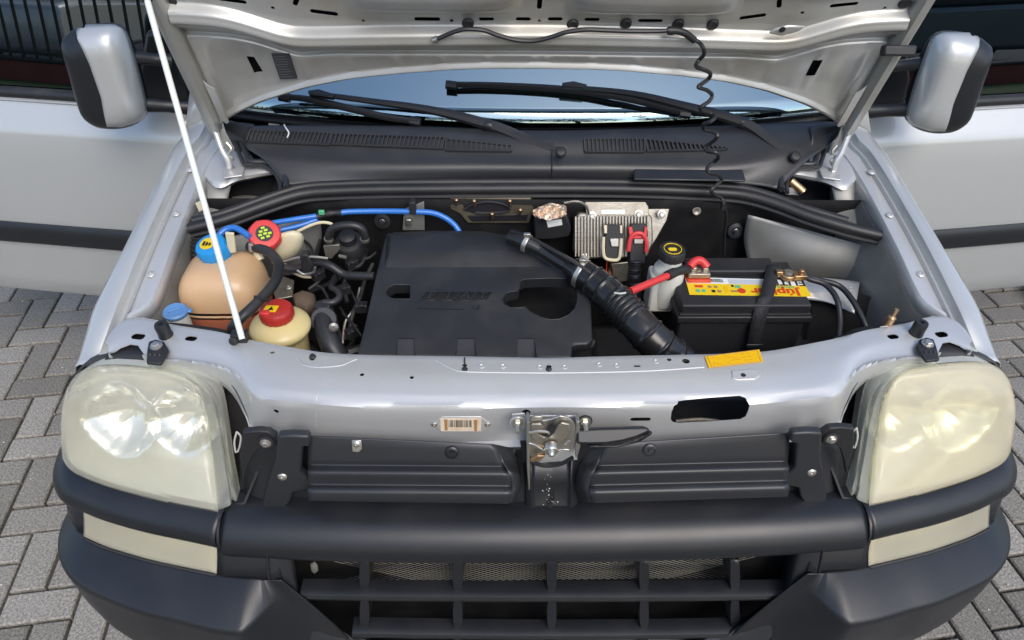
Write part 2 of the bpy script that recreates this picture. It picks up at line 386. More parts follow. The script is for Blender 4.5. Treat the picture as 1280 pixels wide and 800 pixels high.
# ------------------------------------------------------------------ ground
ground = mk('ground', ([(-60, -60, -.03), (60, -60, -.03), (60, 60, -.03), (-60, 60, -.03)], [(0, 1, 2, 3)]), JOINT, smooth=False); props(ground, kind='structure')
PW, PA = .094, rad(7.5); GAP = .0045
def brick_vf(horizontal, h=0):
    lx, ly = (2*PW, PW) if horizontal else (PW, 2*PW); a, b = lx/2-GAP, ly/2-GAP; c = .004
    V = [(-a, -b, -.05), (a, -b, -.05), (a, b, -.05), (-a, b, -.05), (-a, -b, -c), (a, -b, -c), (a, b, -c), (-a, b, -c),
         (-a+c, -b+c, 0), (a-c, -b+c, 0), (a-c, b-c, 0), (-a+c, b-c, 0)]
    Fc = [(8, 9, 10, 11)]
    for k in (0, 4):
        for i in range(4): Fc.append((k+i, k+(i+1) % 4, k+4+(i+1) % 4, k+4+i))
    return V, Fc
bme = []
for hh in (True, False):
    V, Fc = brick_vf(hh); me = bpy.data.meshes.new('paver'); me.from_pydata(V, [], Fc); me.materials.append(PAVER); bme.append(me)
rest = ([], []); near = []
for i in range(-150, 150):
    for j in range(-70, 160):
        c = (i-j) % 4
        if c not in (0, 3): continue
        hor = c == 0
        lx = (i+1)*PW if hor else (i+.5)*PW; ly = (j+.5)*PW if hor else (j+1)*PW
        x = lx*cos(PA)-ly*sin(PA)-.02; y = lx*sin(PA)+ly*cos(PA)+.03
        if abs(x) > 11 or y > 12 or y < -2.9: continue
        q = Vector((x, y, 0))-CAM; dp = q.dot(FF)
        uu = 640+FPX*q.dot(RR)/dp if dp > 0 else -999; vv = 400-FPX*q.dot(UU)/dp if dp > 0 else -999
        z = random.uniform(-.003, .002); rx, ry = random.gauss(0, .006), random.gauss(0, .006)
        vis = (-40 < uu < 1320 and 330 < vv < 850) and abs(x) > (.72 if y < 1.2 else .95) and y < 2.6
        if vis: near.append((abs(x), x, y, z, rx, ry, hor))
        else:
            V, Fc = brick_vf(hor); M = Matrix.Translation((x, y, z)) @ Matrix.Rotation(PA, 4, 'Z') @ Matrix.Rotation(rx, 4, 'X')
            n = len(rest[0]); rest[0].extend([M @ Vector(v) for v in V]); rest[1].extend([[k+n for k in f] for f in Fc])
near.sort()
for k, (_, x, y, z, rx, ry, hor) in enumerate(near):
    if k < 296: child(None, bme[0 if hor else 1], 'paver', ground, (x, y, z), (rx, ry, PA))
    else:
        V, Fc = brick_vf(hor); M = Matrix.Translation((x, y, z)) @ Matrix.Rotation(PA, 4, 'Z')
        n = len(rest[0]); rest[0].extend([M @ Vector(v) for v in V]); rest[1].extend([[q+n for q in f] for f in Fc])
me = bpy.data.meshes.new('paving'); me.from_pydata([tuple(v) for v in rest[0]], [], rest[1]); me.materials.append(PAVER)
props(child(None, me, 'paving', ground, (0, 0, 0)), kind='stuff')
# raised kerb beside the right hand door
kb = props(mk('kerb', box((2.78, 2.55, .035), (1.2, .9, .13), Matrix.Rotation(rad(-6), 4, 'Z')), JOINT, bevel=.006), kind='structure')
for k in range(8):
    mk('kerb_stone', box((2.165+.012*k, 2.98-.112*k, .045), (.07, .104, .15), Matrix.Rotation(rad(-6), 4, 'Z')), PAVER, kb, bevel=.006)
for i in range(5):
    for k in range(8):
        child(None, bme[0], 'paver', kb, (2.32+.21*i+.1*(k % 2)+.012*k, 2.98-.105*k, .112), (0, 0, rad(-6)))
# loose pebbles and litter on the paving
st = ([], [])
for k in range(170):
    s = random.choice((-1, 1)); x = s*random.uniform(.9, 2.3); y = random.uniform(.8, 2.5); r = random.uniform(.001, .0032)
    V, Fc = lathe([(0, -r), (r, -r*.3), (r*.8, r*.5), (0, r*.8)], (x, y, r*.4), (random.gauss(0, .3), random.gauss(0, .3), 1), n=6); n = len(st[0])
    st[0].extend(V); st[1].extend([[q+n for q in f] for f in Fc])
props(mk('pebbles', st, WHITET, ground, kind='stuff'))

# ------------------------------------------------------------------ the van
van = thing('van', (0, 1.9, 0), 'silver van with raised hood, open front doors and black plastic bumper, parked on the pavers', 'van')
def ypos(line, ys):
    """points of a 3d polyline at the given y values (line sorted by y)"""
    a = np.array([[p.x, p.y, p.z] for p in crom(line, 120)]); a = a[np.argsort(a[:, 1])]
    return [Vector((np.interp(y, a[:, 1], a[:, 0]), y, np.interp(y, a[:, 1], a[:, 2]))) for y in ys]
outer = PL([(95, 452, .915), (107, 412, .938), (118, 378, .958), (154, 307, .995), (192, 230, 1.028), (214, 186, 1.046), (226, 170, 1.052)])
step = PL([(122, 449, .915), (138, 406, .946), (146, 384, .958), (179, 304, .998), (213, 230, 1.03), (236, 186, 1.048), (250, 170, 1.054)])
ledge = PL([(150, 452, .905), (160, 400, .935), (191, 373, .948), (217, 307, .982), (248, 230, 1.012), (270, 190, 1.03), (285, 172, 1.036)])
ys = list(np.linspace(.90, 1.60, 36))
O_, S_, L_ = ypos(outer, ys), ypos(step, ys), ypos(ledge, ys)
for i, y in enumerate(ys):       # extrapolate to the screen pillar
    e = max(0, y-1.50); O_[i].z += e*.12; S_[i].z += e*.12; L_[i].z += e*.1
for s in (1, -1):
    cols = []
    for o, p, l in zip(O_, S_, L_):
        cols.append([S(q, s) for q in (Vector((o.x-.018, o.y, .52)), Vector((o.x-.022, o.y, .70)), Vector((o.x-.016, o.y, o.z-.08)), Vector((o.x-.008, o.y, o.z-.025)),
                     Vector((o.x, o.y, o.z-.006)), Vector((o.x+.009, o.y, o.z)), Vector((p.x-.010, p.y, p.z+.001)), Vector((p.x-.002, p.y, p.z-.002)),
                     Vector((p.x, p.y, p.z-.008)), Vector((p.x+.003, p.y, p.z-.018)), Vector((p.x+.010, p.y, p.z-.016)), Vector((p.x+.014, p.y, p.z-.024)))])
    fen = mk('fender', loft(list(map(list, zip(*cols))), 60), SILVER, van, solid=.0012, off=0)
    # bolted flange (inner wing rail)
    cols = []
    for p, l in zip(S_, L_):
        cols.append([S(q, s) for q in (Vector((p.x+.011, p.y, p.z-.024)), Vector((p.x+.016, p.y, p.z-.0225)), Vector((l.x-.010, l.y, l.z)), Vector((l.x-.003, l.y, l.z-.001)),
                     Vector((l.x, l.y, l.z-.006)), Vector((l.x+.004, l.y, l.z-.03)))])
    rail = mk('wing_rail', loft(list(map(list, zip(*cols))), 50), SILVER_IN, van, solid=.0015, off=0)
    for (u, v, z) in ((220, 267, 1.0), (188.4, 342.8, .965), (177, 401, .945), (237, 212, 1.025)):
        q = P(u, v, z=z); bolt(S(q, s)+Vector((0, 0, -.0005)), (0, -.12, 1), .006, rail, SILVER_IN, 'pan')
    # inner wing wall below the rail
    rows = [[S(Vector((l.x+.004, l.y, l.z-.028)), s) for l in L_[3:]], [S(Vector((l.x+.02, l.y, l.z-.10)), s) for l in L_[3:]], [S(Vector((l.x+.05, l.y, .62)), s) for l in L_[3:]], [S(Vector((l.x+.06, l.y, .34)), s) for l in L_[3:]]]
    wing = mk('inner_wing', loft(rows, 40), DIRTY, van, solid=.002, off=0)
    hole = P(1142, 364, x=.705)
    cutout(wing, [lathe([(.010, -.05), (.010, .05)], (s*.70, 1.06, hole.z), (1, 0, .15), 16)])
# engine bay floor, bulkhead, sub-structure
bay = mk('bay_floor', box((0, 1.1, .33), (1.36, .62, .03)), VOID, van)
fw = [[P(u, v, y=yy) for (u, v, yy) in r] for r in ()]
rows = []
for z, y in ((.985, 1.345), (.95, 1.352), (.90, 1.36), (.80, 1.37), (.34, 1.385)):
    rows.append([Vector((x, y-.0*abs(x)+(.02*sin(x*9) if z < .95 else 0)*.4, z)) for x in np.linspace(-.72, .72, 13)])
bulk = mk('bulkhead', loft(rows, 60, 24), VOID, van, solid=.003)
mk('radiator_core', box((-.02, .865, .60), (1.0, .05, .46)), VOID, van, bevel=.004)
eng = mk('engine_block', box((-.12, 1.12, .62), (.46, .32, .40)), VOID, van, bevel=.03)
# strut towers and side walls of the bulkhead corners
for s in (1, -1):
    wl = [[P(935, 268, y=1.33), P(1000, 285, y=1.30), P(1062, 302, y=1.27), P(1112, 314, y=1.245)],
          [P(930, 300, y=1.33), P(1000, 322, y=1.272), P(1060, 330, y=1.248), P(1108, 342, y=1.24)],
          [P(938, 340, y=1.30), P(1000, 347, y=1.272), P(1050, 349, y=1.25), P(1100, 362, y=1.23)]]
    wl = [[S(p, 1 if s == -1 else -1) for p in r] for r in wl]
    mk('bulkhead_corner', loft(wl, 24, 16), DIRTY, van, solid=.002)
    mk('strut_tower', lathe([(.13, 0), (.125, .08), (.11, .10), (.05, .105), (0, .105)], (-s*.60, 1.20, .66), (0, 0, 1), n=36), BLACK, van)
# lip along the corner panel (right) with a spot-welded flange
rows = [[P(935, 336, z=.87), P(985, 343, z=.87), P(1040, 348, z=.87), P(1075, 352, z=.87)], [P(945, 348, z=.865), P(990, 356, z=.865), P(1040, 361, z=.865), P(1072, 368, z=.868)],
        [P(955, 362, z=.845), P(990, 372, z=.845), P(1035, 378, z=.85), P(1068, 392, z=.855)]]
lip = mk('bulkhead_flange', loft(rows, 20, 10), SILVER_IN, van, solid=.002)
for u, v in ((1064, 361), (960, 343), (1000, 351), (1035, 355)): bolt(P(u, v, z=.868), (0, 0, 1), .006, lip, SILVER_IN, 'spot', 'spot_weld')

# ---- front panel (lock carrier)
stn = [  # u, rear v, mid v, crest v, bottom v (left half), z rear, z crest
    (690, 448, 472, 503, 546), (620, 447, 472, 503, 548), (540, 446, 472, 503, 551), (470, 445, 471, 502, 549), (410, 442, 470, 500, 546), (365, 435, 466, 498, 544), (338, 430, 460, 494, 543), (321, 427, 455, 488, 539),
    (308, 424, 449, 476, 511), (298, 421, 444, 467, 495), (286, 418, 439, 460, 481), (270, 415, 434, 455, 469), (250, 412, 430, 452, 461), (232, 409, 427, 450, 456), (214, 406, 424, 449, 454), (196, 401, 421, 447, 451), (176, 398, 419, 443, 447), (160, 399, 419, 440, 444), (147, 408, 424, 440, 444), (136, 424, 433, 442, 445)]
cols = []
for (u, a, b, c, d) in stn:
    w_ = min(1, (690-u)/369); e_ = max(0, (321-u)/161); k6 = min(1, e_*6)
    zr = .955+.004*w_-.012*e_**2; zc = .944+.004*w_+.004*min(1, e_*3)-.010*e_**2
    q3 = P(u, c, z=zc); fc = lambda k: P(u, c+(d-c)*k, y=q3.y-.009+.003*k); low = fc(1)
    r_ = P(u, a, z=zr)
    cols.append([r_+Vector((0, .004, -.022)), r_+Vector((0, .003, -.008)), r_, r_+Vector((0, -.012, .0008)), P(u, b, z=zr+.001), P(u, c-min(9, (c-b)*.4), z=zc+.006*(1-min(1, e_*4)*.6)), q3,
                 fc(.17), fc(.62), low, low+Vector((0, -.004, -.006))*(1-k6)+Vector((0, .001, -.006))*k6, low+Vector((0, -.014, -.008))*(1-k6)+Vector((0, .002, -.016))*k6])
rows = list(map(list, zip(*cols)))
full = []
for r in rows:
    cx = r[0].x; r = [Vector((p.x-cx*(1-i/(len(r)-1)), p.y, p.z)) for i, p in enumerate(r)]   # centre exactly on the van
    full.append([S(p, -1) for p in r][::-1][:-1] + r)
NX = 130
R2 = [crom(r, NX) for r in full]
cols2 = [crom([R2[i][j] for i in range(len(R2))], 34) for j in range(NX)]
R3 = [[cols2[j][i] for j in range(NX)] for i in range(34)]
fp = mk('front_panel', grid(R3), SILVER_IN, van, solid=.0016, off=1)
cuts = []
def holeat(u, v, r, y=None, z=None, L=0, ax=(1, 0, 0)):
    p = P(u, v, y=y) if y is not None else P(u, v, z=z)
    n = Vector((0, -1, 0)) if y is not None else Vector((0, 0, 1))
    if L: return stadium(p, ax, (0, 0, 1) if y is not None else (0, 1, 0), L, r*2, n*.05)
    return lathe([(r, -.03), (r, .03)], p, n, 14)
for (u, v, r, z, L) in ((453, 471, .0035, .955, 0), (515, 474, .0035, .955, 0), (391, 451, .0045, .956, 0), (341, 443, .003, .957, .008), (836, 451, .004, .956, 0), (857, 453, .0065, .956, 0),
                     (926, 468, .004, .955, 0), (686, 459, .0045, .956, 0), (581, 458, .004, .956, 0), (796, 459, .0025, .956, .012), (971, 448, .004, .957, .007)):
    cuts.append(holeat(u, v, r, z=z, L=L))
yf = .757
for (u, v, r) in ((341, 528, .0045), (648, 562, .006), (658, 522, .007)): cuts.append(holeat(u, v, r, y=yf))
# the long opening in the front face
ol = [P(u, v, y=yf) for u, v in ((841, 521), (844, 515), (851, 512.5), (890, 511), (930, 510), (937, 511), (940, 514.5), (938.5, 521), (935, 529.5), (928, 533), (890, 535), (850, 536.5), (843, 535), (840, 531))]
cuts.append(prism([p+Vector((0, -.03, 0)) for p in ol], (0, .06, 0)))
cuts.append(stadium(P(802, 531, y=yf), (1, 0, 0), (0, 0, 1), .034, .010, (0, .05, 0)))
for sd_ in (1, -1):
    for (u, v, L, W) in ((173, 421, .026, .013), (240.6, 427.8, .022, .012)):
        cuts.append(stadium(S(P(u, v, z=.950), sd_), (1, -.25*sd_, 0), (.25*sd_, 1, 0), L, W, (0, 0, .08)))
    ntc = [S(P(u, v, z=.945), sd_) for u, v in ((132, 449), (140, 439), (150, 434), (163, 431), (173, 433), (180, 443), (178, 452), (150, 470))]
    cuts.append(prism([p+Vector((0, 0, -.06)) for p in ntc], (0, 0, .12)))
cutout(fp, cuts)
for u, v in ((602, 458), (629, 458), (675, 459), (706, 459), (749, 456), (771, 457), (820, 452)): bolt(*on(fp, u, v), .0045, fp, SILVER_IN, 'spot', 'spot_weld')
def onfp(u, v): return on(fp, u, v)[0]
mk('grommet', lathe([(0, .001), (.006, .001), (.008, .002), (.009, 0), (.006, -.008)], onfp(861, 453), n=14), BLACK, fp)
mk('clip', lathe([(.0055, 0), (.006, .002), (.004, .006), (0, .007)], onfp(391, 447), n=12), BLACK, fp)
mk('clip', cat(lathe([(.0048, 0), (.005, .002), (0, .004)], onfp(581, 462), n=12), tube([onfp(581, 459)+Vector((0, 0, .002)), onfp(581, 449)+Vector((0, 0, .004))], .0012, 6)), BLACK, fp)
mk('clip', lathe([(.005, 0), (.005, .002), (.003, .004), (0, .0045)], onfp(686, 462), n=12), BLACK, fp)
mk('seam', tube(onl(fp, ((403, 450), (402, 470), (397, 492), (395, 500), (395, 515), (394, 535)), 0), .0009, 6), SILVER_IN, fp)
for pth in (((372, 447), (380, 456), (398, 459), (425, 457), (438, 452), (446, 449)), ((545, 450), (556, 456), (570, 463), (590, 465), (690, 466), (800, 464), (880, 459))):
    mk('pressed_ridge', tube([p+Vector((0, 0, -.0006)) for p in onl(fp, pth)], .0018, 6, 30), SILVER_IN, fp)
tb = mk('pressed_tab', prism([p+Vector((0, 0, -.001)) for p in onl(fp, ((914, 464), (938, 462), (948, 463), (950, 470), (944, 475), (922, 476), (915, 474)))], (0, 0, .003)), SILVER_IN, fp, bevel=.0015)
mk('tab_hole_shade', lathe([(.004, 0), (.0042, .0008), (0, .0008)], P(929, 469, z=onfp(935, 470).z+.0015), n=12), BLACKP, fp)  # raised black disc, the hole's shade put into its colour
# side arms over the headlights
for s in (1, -1):
    # rubber bump stop
    q = S(P(208, 420, z=.955), s)
    bs = mk('bump_stop', cat(lathe([(.011, 0), (.0125, .003), (.0115, .012), (.0118, .026), (.0105, .030), (.004, .030), (.003, .022), (0, .022)], q+Vector((0, 0, -.002)), (-.06*s, 0, 1), 20)), RUBBER, van)
    # bracket of the headlight on the arm
    q = S(P(197, 436, z=.957), s)
    br = mk('headlight_bracket', cat(prism([S(P(u, v, z=.956), s) for u, v in ((185, 440), (187, 430), (196, 427), (206, 430), (212, 440), (206, 452), (202, 458), (184, 456))], (0, 0, .006))), BLACK, van, bevel=.002)
    for du in (188, 194, 200): mk('rib', tube([S(P(du, 442, z=.964), s), S(P(du-2, 456, z=.95), s)], .0018, 6), BLACK, br)
    bolt(q+Vector((0, 0, .006)), (0, -.1, 1), .0068, br, STEEL)
mk('inner_pipe', tube([P(845, 527, y=.80), P(880, 525, y=.80), P(920, 531, y=.80)], .004, 8, 16), ALU, van)
# rod clip, threaded stud on the right arm
mk('rod_clip', cat(box(P(300, 421, z=.968), (.026, .018, .020)), lathe([(.008, 0), (.008, .012), (.006, .014), (0, .014)], P(296, 423, z=.966), (-.3, -1, .2), 14)), BLACK, van, bevel=.003)
sq = P(1108, 408, z=.95)
mk('stud', cat(lathe([(.0075, 0), (.0075, .022), (.005, .024), (.0038, .025), (.0038, .040), (0, .041)], sq, (.12, 0, 1), 14)), BRASS, van)
mk('earth_tag', cat(tube([P(1100, 409, z=.955), P(1108, 412, z=.955), P(1117, 414, z=.955), P(1119, 411, z=.955), P(1112, 408, z=.955), P(1100, 409, z=.955)], .0018, 6, 24)), STEEL, van)
# id plate with barcode
yi = min(p.y for p in onl(fp, ((545, 531), (577, 521), (577, 541), (609, 531))))-.0008
pl = PL([(540, 531), (553, 521), (601, 521), (614, 531), (602, 541), (553, 541)], y=yi)
idp = mk('id_plate', prism(pl, (0, .003, 0)), SILVER_IN, van, bevel=.0008)
mk('label', prism(PL([(550, 523), (602, 523), (601, 539), (551, 539)], y=yi-.0006), (0, .0005, 0)), PAPER, idp)
bars = []
random.seed(3); u = 561.0
while u < 588:
    w_ = random.choice((.7, .9, 1.3)); bars.append(prism(PL([(u, 525.5), (u+w_, 525.5), (u+w_, 534), (u, 534)], y=yi-.0011), (0, .0003, 0))); u += w_+random.choice((.7, 1.0, 1.4))
mk('barcode', cat(*bars), BLACKP, idp, smooth=False, kind='stuff')
mk('print_bar', prism(PL([(555, 524.5), (559.5, 524.5), (559.5, 538), (556, 538)], y=yi-.0011), (0, .0003, 0)), BROWNP, idp)
mk('print_bar', prism(PL([(592, 525), (597, 525), (596, 539), (593, 539)], y=yi-.0011), (0, .0003, 0)), BROWNP, idp)
for u in (543, 609.5): bolt(P(u, 531, y=yi), (0, -1, 0), .0035, idp, STEEL, 'pan', 'rivet')
# yellow notice sticker on the panel
zq = max(p.z for p in onl(fp, ((886, 452), (918, 450), (940, 452), (890, 458), (950, 450))))+.001; qs = PL([(881, 445.5), (949, 437), (954, 452.5), (886, 460)], z=zq)
stk = mk('sticker', prism(qs, (0, 0, .0006)), ORANGE, van)
c4 = [qs[0].lerp(qs[2], .04), qs[1].lerp(qs[3], .05), qs[2].lerp(qs[0], .04), qs[3].lerp(qs[1], .05)]
mk('border_line', tube([p+Vector((0, 0, .0008)) for p in c4+[c4[0]]], .0005, 5), BROWNP, stk)
ex = (qs[1]-qs[0]).normalized(); ey = (qs[0]-qs[3]).normalized()
tl = []
for r in range(5):
    a = qs[0].lerp(qs[3], .2+.14*r); x = .010
    while x < .078:
        L = random.uniform(.003, .008)
        if random.random() < .55 and x+L < .085: tl.append(prism([a+ex*x, a+ex*(x+L), a+ex*(x+L)-ey*.0012, a+ex*x-ey*.0012], (0, 0, .0009)))
        x += L+.002
mk('fine_print', cat(*tl), MAT('amber_print', (.62, .30, .0), .4), stk, smooth=False, kind='stuff')
# ------------------------------------------------------------------ hood
HA = rad(70); HO = Vector((0, 1.46, 1.10)); HT = Vector((0, -cos(HA), sin(HA))); HN = Vector((0, -sin(HA), -cos(HA)))
def HW(s, t, h=0): return HO + Vector((s, 0, 0)) + HT*t + HN*h
def HP(u, v, h=0):
    p = P(u, v, pl=(HO+HN*h, HN)); return p.x, (p-HO).dot(HT)
def itp(x, xs, ys_):
    i = 0
    x = min(max(x, xs[0]), xs[-1])
    while i < len(xs)-2 and x > xs[i+1]: i += 1
    f = (x-xs[i])/(xs[i+1]-xs[i]); 
    f = f*f*(3-2*f)
    return ys_[i]*(1-f)+ys_[i+1]*f
def lint(x, xs, ys_): return float(np.interp(x, xs, ys_))
ARC = ([0, .1, .17, .28, .34, .39, .47, .57, .64, .69], [.172, .171, .168, .157, .149, .141, .121, .084, .048, .012])
GRV = ([0, .40, .47, .495, .543, .585, .63, .72], [.205, .203, .197, .207, .228, .238, .242, .243])
RIB = ([0, .27, .44, .475, .515, .56, .60, .66, .72], [.247, .243, .238, .240, .256, .274, .283, .287, .287])
def smooth_arr(T, k=15):
    xs = np.linspace(0, .72, 300); y = np.interp(xs, *T); ker = np.ones(k)/k; y = np.convolve(np.pad(y, k//2, 'edge'), ker, 'valid'); return xs, y
ARCs, GRVs, RIBs = smooth_arr(ARC), smooth_arr(GRV, 11), smooth_arr(RIB, 17)
def hood_col(s):
    """(t, h) samples of the pressed inner panel along one column, rows aligned with its ribs"""
    a = abs(s); ga, gg, gr = [float(np.interp(a, *q)) for q in (ARCs, GRVs, RIBs)]
    ks = [ga, ga+.005, ga+.014, gg-.007, gg, gg+.008, gr-.016, gr, gr+.012, gr+.026, .318, .345, .60, .90]
    hs = [.010, .020, .012, .012, .004, .010, .026, .038, .034, .013, .013, .018, .018, .014]
    nn = [2, 3, 8, 4, 4, 6, 6, 6, 6, 3, 5, 6, 4]
    for i in range(1, len(ks)): ks[i] = max(ks[i], ks[i-1]+.0015)
    out = []
    for i in range(len(nn)):
        for j in range(nn[i]+(i == len(nn)-1)):
            f = j/nn[i]; t = ks[i]+(ks[i+1]-ks[i])*f; g = f*f*(3-2*f); h = hs[i]*(1-g)+hs[i+1]*g
            b = max(0, 1-((a-.20)/.160)**6) if abs(a-.20) < .160 else 0
            h += .030*b*itp(t, [.288, .322], [0, 1])
            if i == 2: h += .0020*itp((a*100) % 9, [0, 1.2, 2.6, 9], [0, 1, 0, 0])*itp(f, [0, .3, .8, 1], [0, 1, 1, 0])
            if i == 2: h -= .006*itp(a, [.50, .56, .60, .66], [0, 1, 1, 0])*itp(f, [0, .3, .7, 1], [0, 1, 1, 0])
            out.append((t, h))
    return out
SX = np.linspace(-.672, .672, 260)
cl_ = [[HW(s, t, h) for t, h in hood_col(s)] for s in SX]
rows = list(map(list, zip(*cl_)))
hood = mk('hood', grid(rows), HOODIN, van, solid=.0015, off=0)
cuts = []
def hslot(u, v, L, W, ang=0, h=.014):
    s, t = HP(u, v, h); a = rad(ang); ax = Vector((cos(a), 0, 0))+HT*sin(a); ay = HT*cos(a)-Vector((sin(a), 0, 0))
    return stadium(HW(s, t, h), ax, ay, L, W, HN*.05, 5)
for (u, v, L, W, a) in ((290, 1, .05, .008, -8), (341, 10, .007, .006, 0), (370, 2, .02, .009, 60), (405, 16, .05, .009, -8), (454, 26, .006, .005, 0), (534, 24, .048, .008, 0), (564.5, 26, .007, .006, 0), (608, 24, .028, .007, 0),
                        (654, 24, .028, .008, 0), (674, 26, .005, .005, 0), (694, 24, .028, .008, 0), (674.5, 4, .026, .009, 90), (740, 24.5, .028, .007, 0), (813, 26, .046, .007, 0), (941, 21, .048, .008, 10), (974, 4, .022, .009, 110),
                        (1003, 16, .007, .006, 0), (1055, 6, .05, .008, 8), (1106, 10, .006, .006, 0), (263, 116, .010, .005, 0), (1069, 120, .010, .005, 0)):
    cuts.append(hslot(u, v, L, W, a))
for pts in (((308, 70), (318, 70), (329, 88), (318, 91)), ((1016, 74), (1029, 74), (1018, 94), (1006, 94))):
    q = [HW(*HP(u, v, .006), .006) for u, v in pts]; cuts.append(prism([p-HN*.03 for p in q], HN*.06))
cutout(hood, cuts)
# outer skin of the hood behind the inner panel
rows = []
for i in range(26):
    f = i/25; rows.append([HW(s, np.interp(abs(s), *ARCs)-.004+(.93-np.interp(abs(s), *ARCs))*f, -.018-.03*sin(pi*min(1, f*1.0))*(1-(s/.72)**4)) for s in np.linspace(-.705, .705, 60)])
mk('outer_skin', grid(rows), SILVER, hood, solid=.001)
mk('hood_hole_shade', grid([[p+HN*.008 for p in r[1:-1]] for r in rows[1:]]), BLACKP, hood)  # black sheet added so the openings of the inner panel look dark
# rolled rear edge
mk('rolled_edge', tube([HW(s, np.interp(abs(s), *ARCs)-.003, .004) for s in np.linspace(-.69, .69, 90)], .0062, 8), HOODIN, hood)
for s in (1, -1):
    # side return: two steps along the edge
    rows = []
    for (ds, h) in ((0, .012), (.004, .030), (.010, .038), (.020, .036), (.026, .020), (.036, .018), (.044, .010), (.048, -.02)):
        rows.append([HW(s*(.668+ds), t, h) for t in np.linspace(-.025 if ds > .01 else .02, .93, 40)])
    mk('edge_return', grid(rows), HOODIN, hood, solid=.0015, off=0)
    mk('edge_flange', prism([HW(s*a, t, .030) for a, t in ((.655, .135), (.664, .15), (.664, .05), (.655, .035), (.648, .04), (.648, .13))], HN*.003), HOODIN, hood, bevel=.001)
# edge buffer strip on the right, rubber plugs, dark specification label
mk('edge_buffer', box(HW(.675, .245, .045), (.062, .020, .020), Matrix.Rotation(rad(-20), 4, 'X')), RUBBER, hood, bevel=.004)
for u, v, r in ((212, 5, .013), (585, 30, .010), (716, 31, .010), (782.5, 30, .0095), (848, 31, .010), (891, 31, .010), (1131, 4, .010)):
    s, t = HP(u, v, .016); mk('plug', lathe([(r*1.15, 0), (r*1.1, .003), (r*.85, .005), (r*.7, .004), (0, .003)], HW(s, t, .014), HN, 20), RUBBER, hood)
q = [HW(*HP(u, v, .016), .0150) for u, v in ((339, 67), (362, 67), (372, 98), (350, 99))]
lb = mk('specification_label', prism(q, HN*.0012), LABELD, hood)
ln = []
for k in range(9):
    a, b = q[0].lerp(q[3], .1+.1*k), q[1].lerp(q[2], .1+.1*k); e = random.uniform(.6, .9); a2 = a.lerp(b, .08); b2 = a.lerp(b, e); d = (q[3]-q[0])*.022
    ln.append(prism([a2, b2, b2+d, a2+d], HN*.0015))
mk('fine_print', cat(*ln), GREYD, lb, smooth=False, kind='stuff')
# recessed diamond pad on the right
s, t = HP(980, 37, .03); mk('striker_pad', prism([HW(*HP(u, v, .03), .030) for u, v in ((960, 40), (968, 34), (985, 30), (1008, 31), (996, 38), (976, 43))], HN*.006), HOODIN, hood, bevel=.003)
mk('striker_hole_shade', lathe([(.006, 0), (.006, .001), (0, .001)], HW(*HP(978, 37, .037), .0365), HN, 12), BLACKP, hood)  # flat black disc painted as the dark inside of a hole
# washer pipe along the rib and its coiled tail
yw = [HW(*HP(u, v, .042), .042) for u, v in ((545, 49), (553, 46), (565, 41), (578, 37), (590, 36.5), (605, 38), (622, 44), (645, 50), (668, 51), (690, 46), (705, 41), (716, 39), (735, 37), (760, 38), (790, 39), (820, 39), (836, 38))]
ho = mk('washer_pipe', tube(yw, .0042, 8, 90), HOSE, van)
mk('pipe_end', lathe([(.006, -.003), (.006, .006), (.003, .007), (0, .007)], yw[0], yw[0]-yw[1], 12), STEEL, ho)
mk('pipe_joint', cat(tube([HW(*HP(u, v, .042), .043) for u, v in ((834, 38), (845, 38), (856, 41), (868, 50))], .0065, 10, 14), lathe([(.0075, -.004), (.0075, .006)], HW(*HP(838, 38, .042), .043), (1, 0, 0), 10)), RUBBER, ho)
coil = [(868, 50, .045), (874, 53), (879, 60), (880, 68), (874, 75), (870, 83), (880, 87), (888, 92), (885, 99), (877, 105), (873, 109), (884, 113), (890, 119), (886, 127), (877, 133), (876, 138), (888, 141), (894, 146), (888, 152), (879, 156), (881, 162), (892, 165), (897, 170), (891, 177), (882, 183), (884, 189), (895, 191), (898, 197), (892, 203), (884, 210), (887, 216), (898, 219), (902, 225), (896, 231), (889, 238), (894, 244), (902, 248), (905, 256)]
pc = []
for k, q in enumerate(coil):
    f = k/(len(coil)-1); y = 1.338-.020*f+.010*cos(k*pi/2); pc.append(P(q[0], q[1], y=y-.01))
pc[0] = HW(*HP(868, 50, .042), .042)
mk('coiled_hose', tube(pc, .0040, 8, 260), HOSE, van)
mk('hose_tail', tube([P(905, 256, y=1.315), P(908, 270, y=1.32), P(906, 290, y=1.33), P(905, 320, y=1.335)], .0035, 8, 20), HOSE, van)
mk('hose_clip', cat(lathe([(.007, -.006), (.007, .006)], P(904, 258, y=1.314), (0, 0, 1), 12)), RUBBER, van)
# prop rod
rt = HW(*HP(180, -14, .05), .05); rb = P(302, 421, z=.976); rk = P(190, 14, pl=(rt, (rt-rb).cross(Vector((1, 0, 0)))))
rod = mk('prop_rod', tube([rb+(rb-rt).normalized()*.004, rb.lerp(rt, .5), rt+(rt-rb).normalized()*.10], .0053, 12), WHITE, van)
mk('rod_grip', tube([rb.lerp(rt, .965), rb.lerp(rt, 1.14)], .0085, 12), RUBBER, rod)
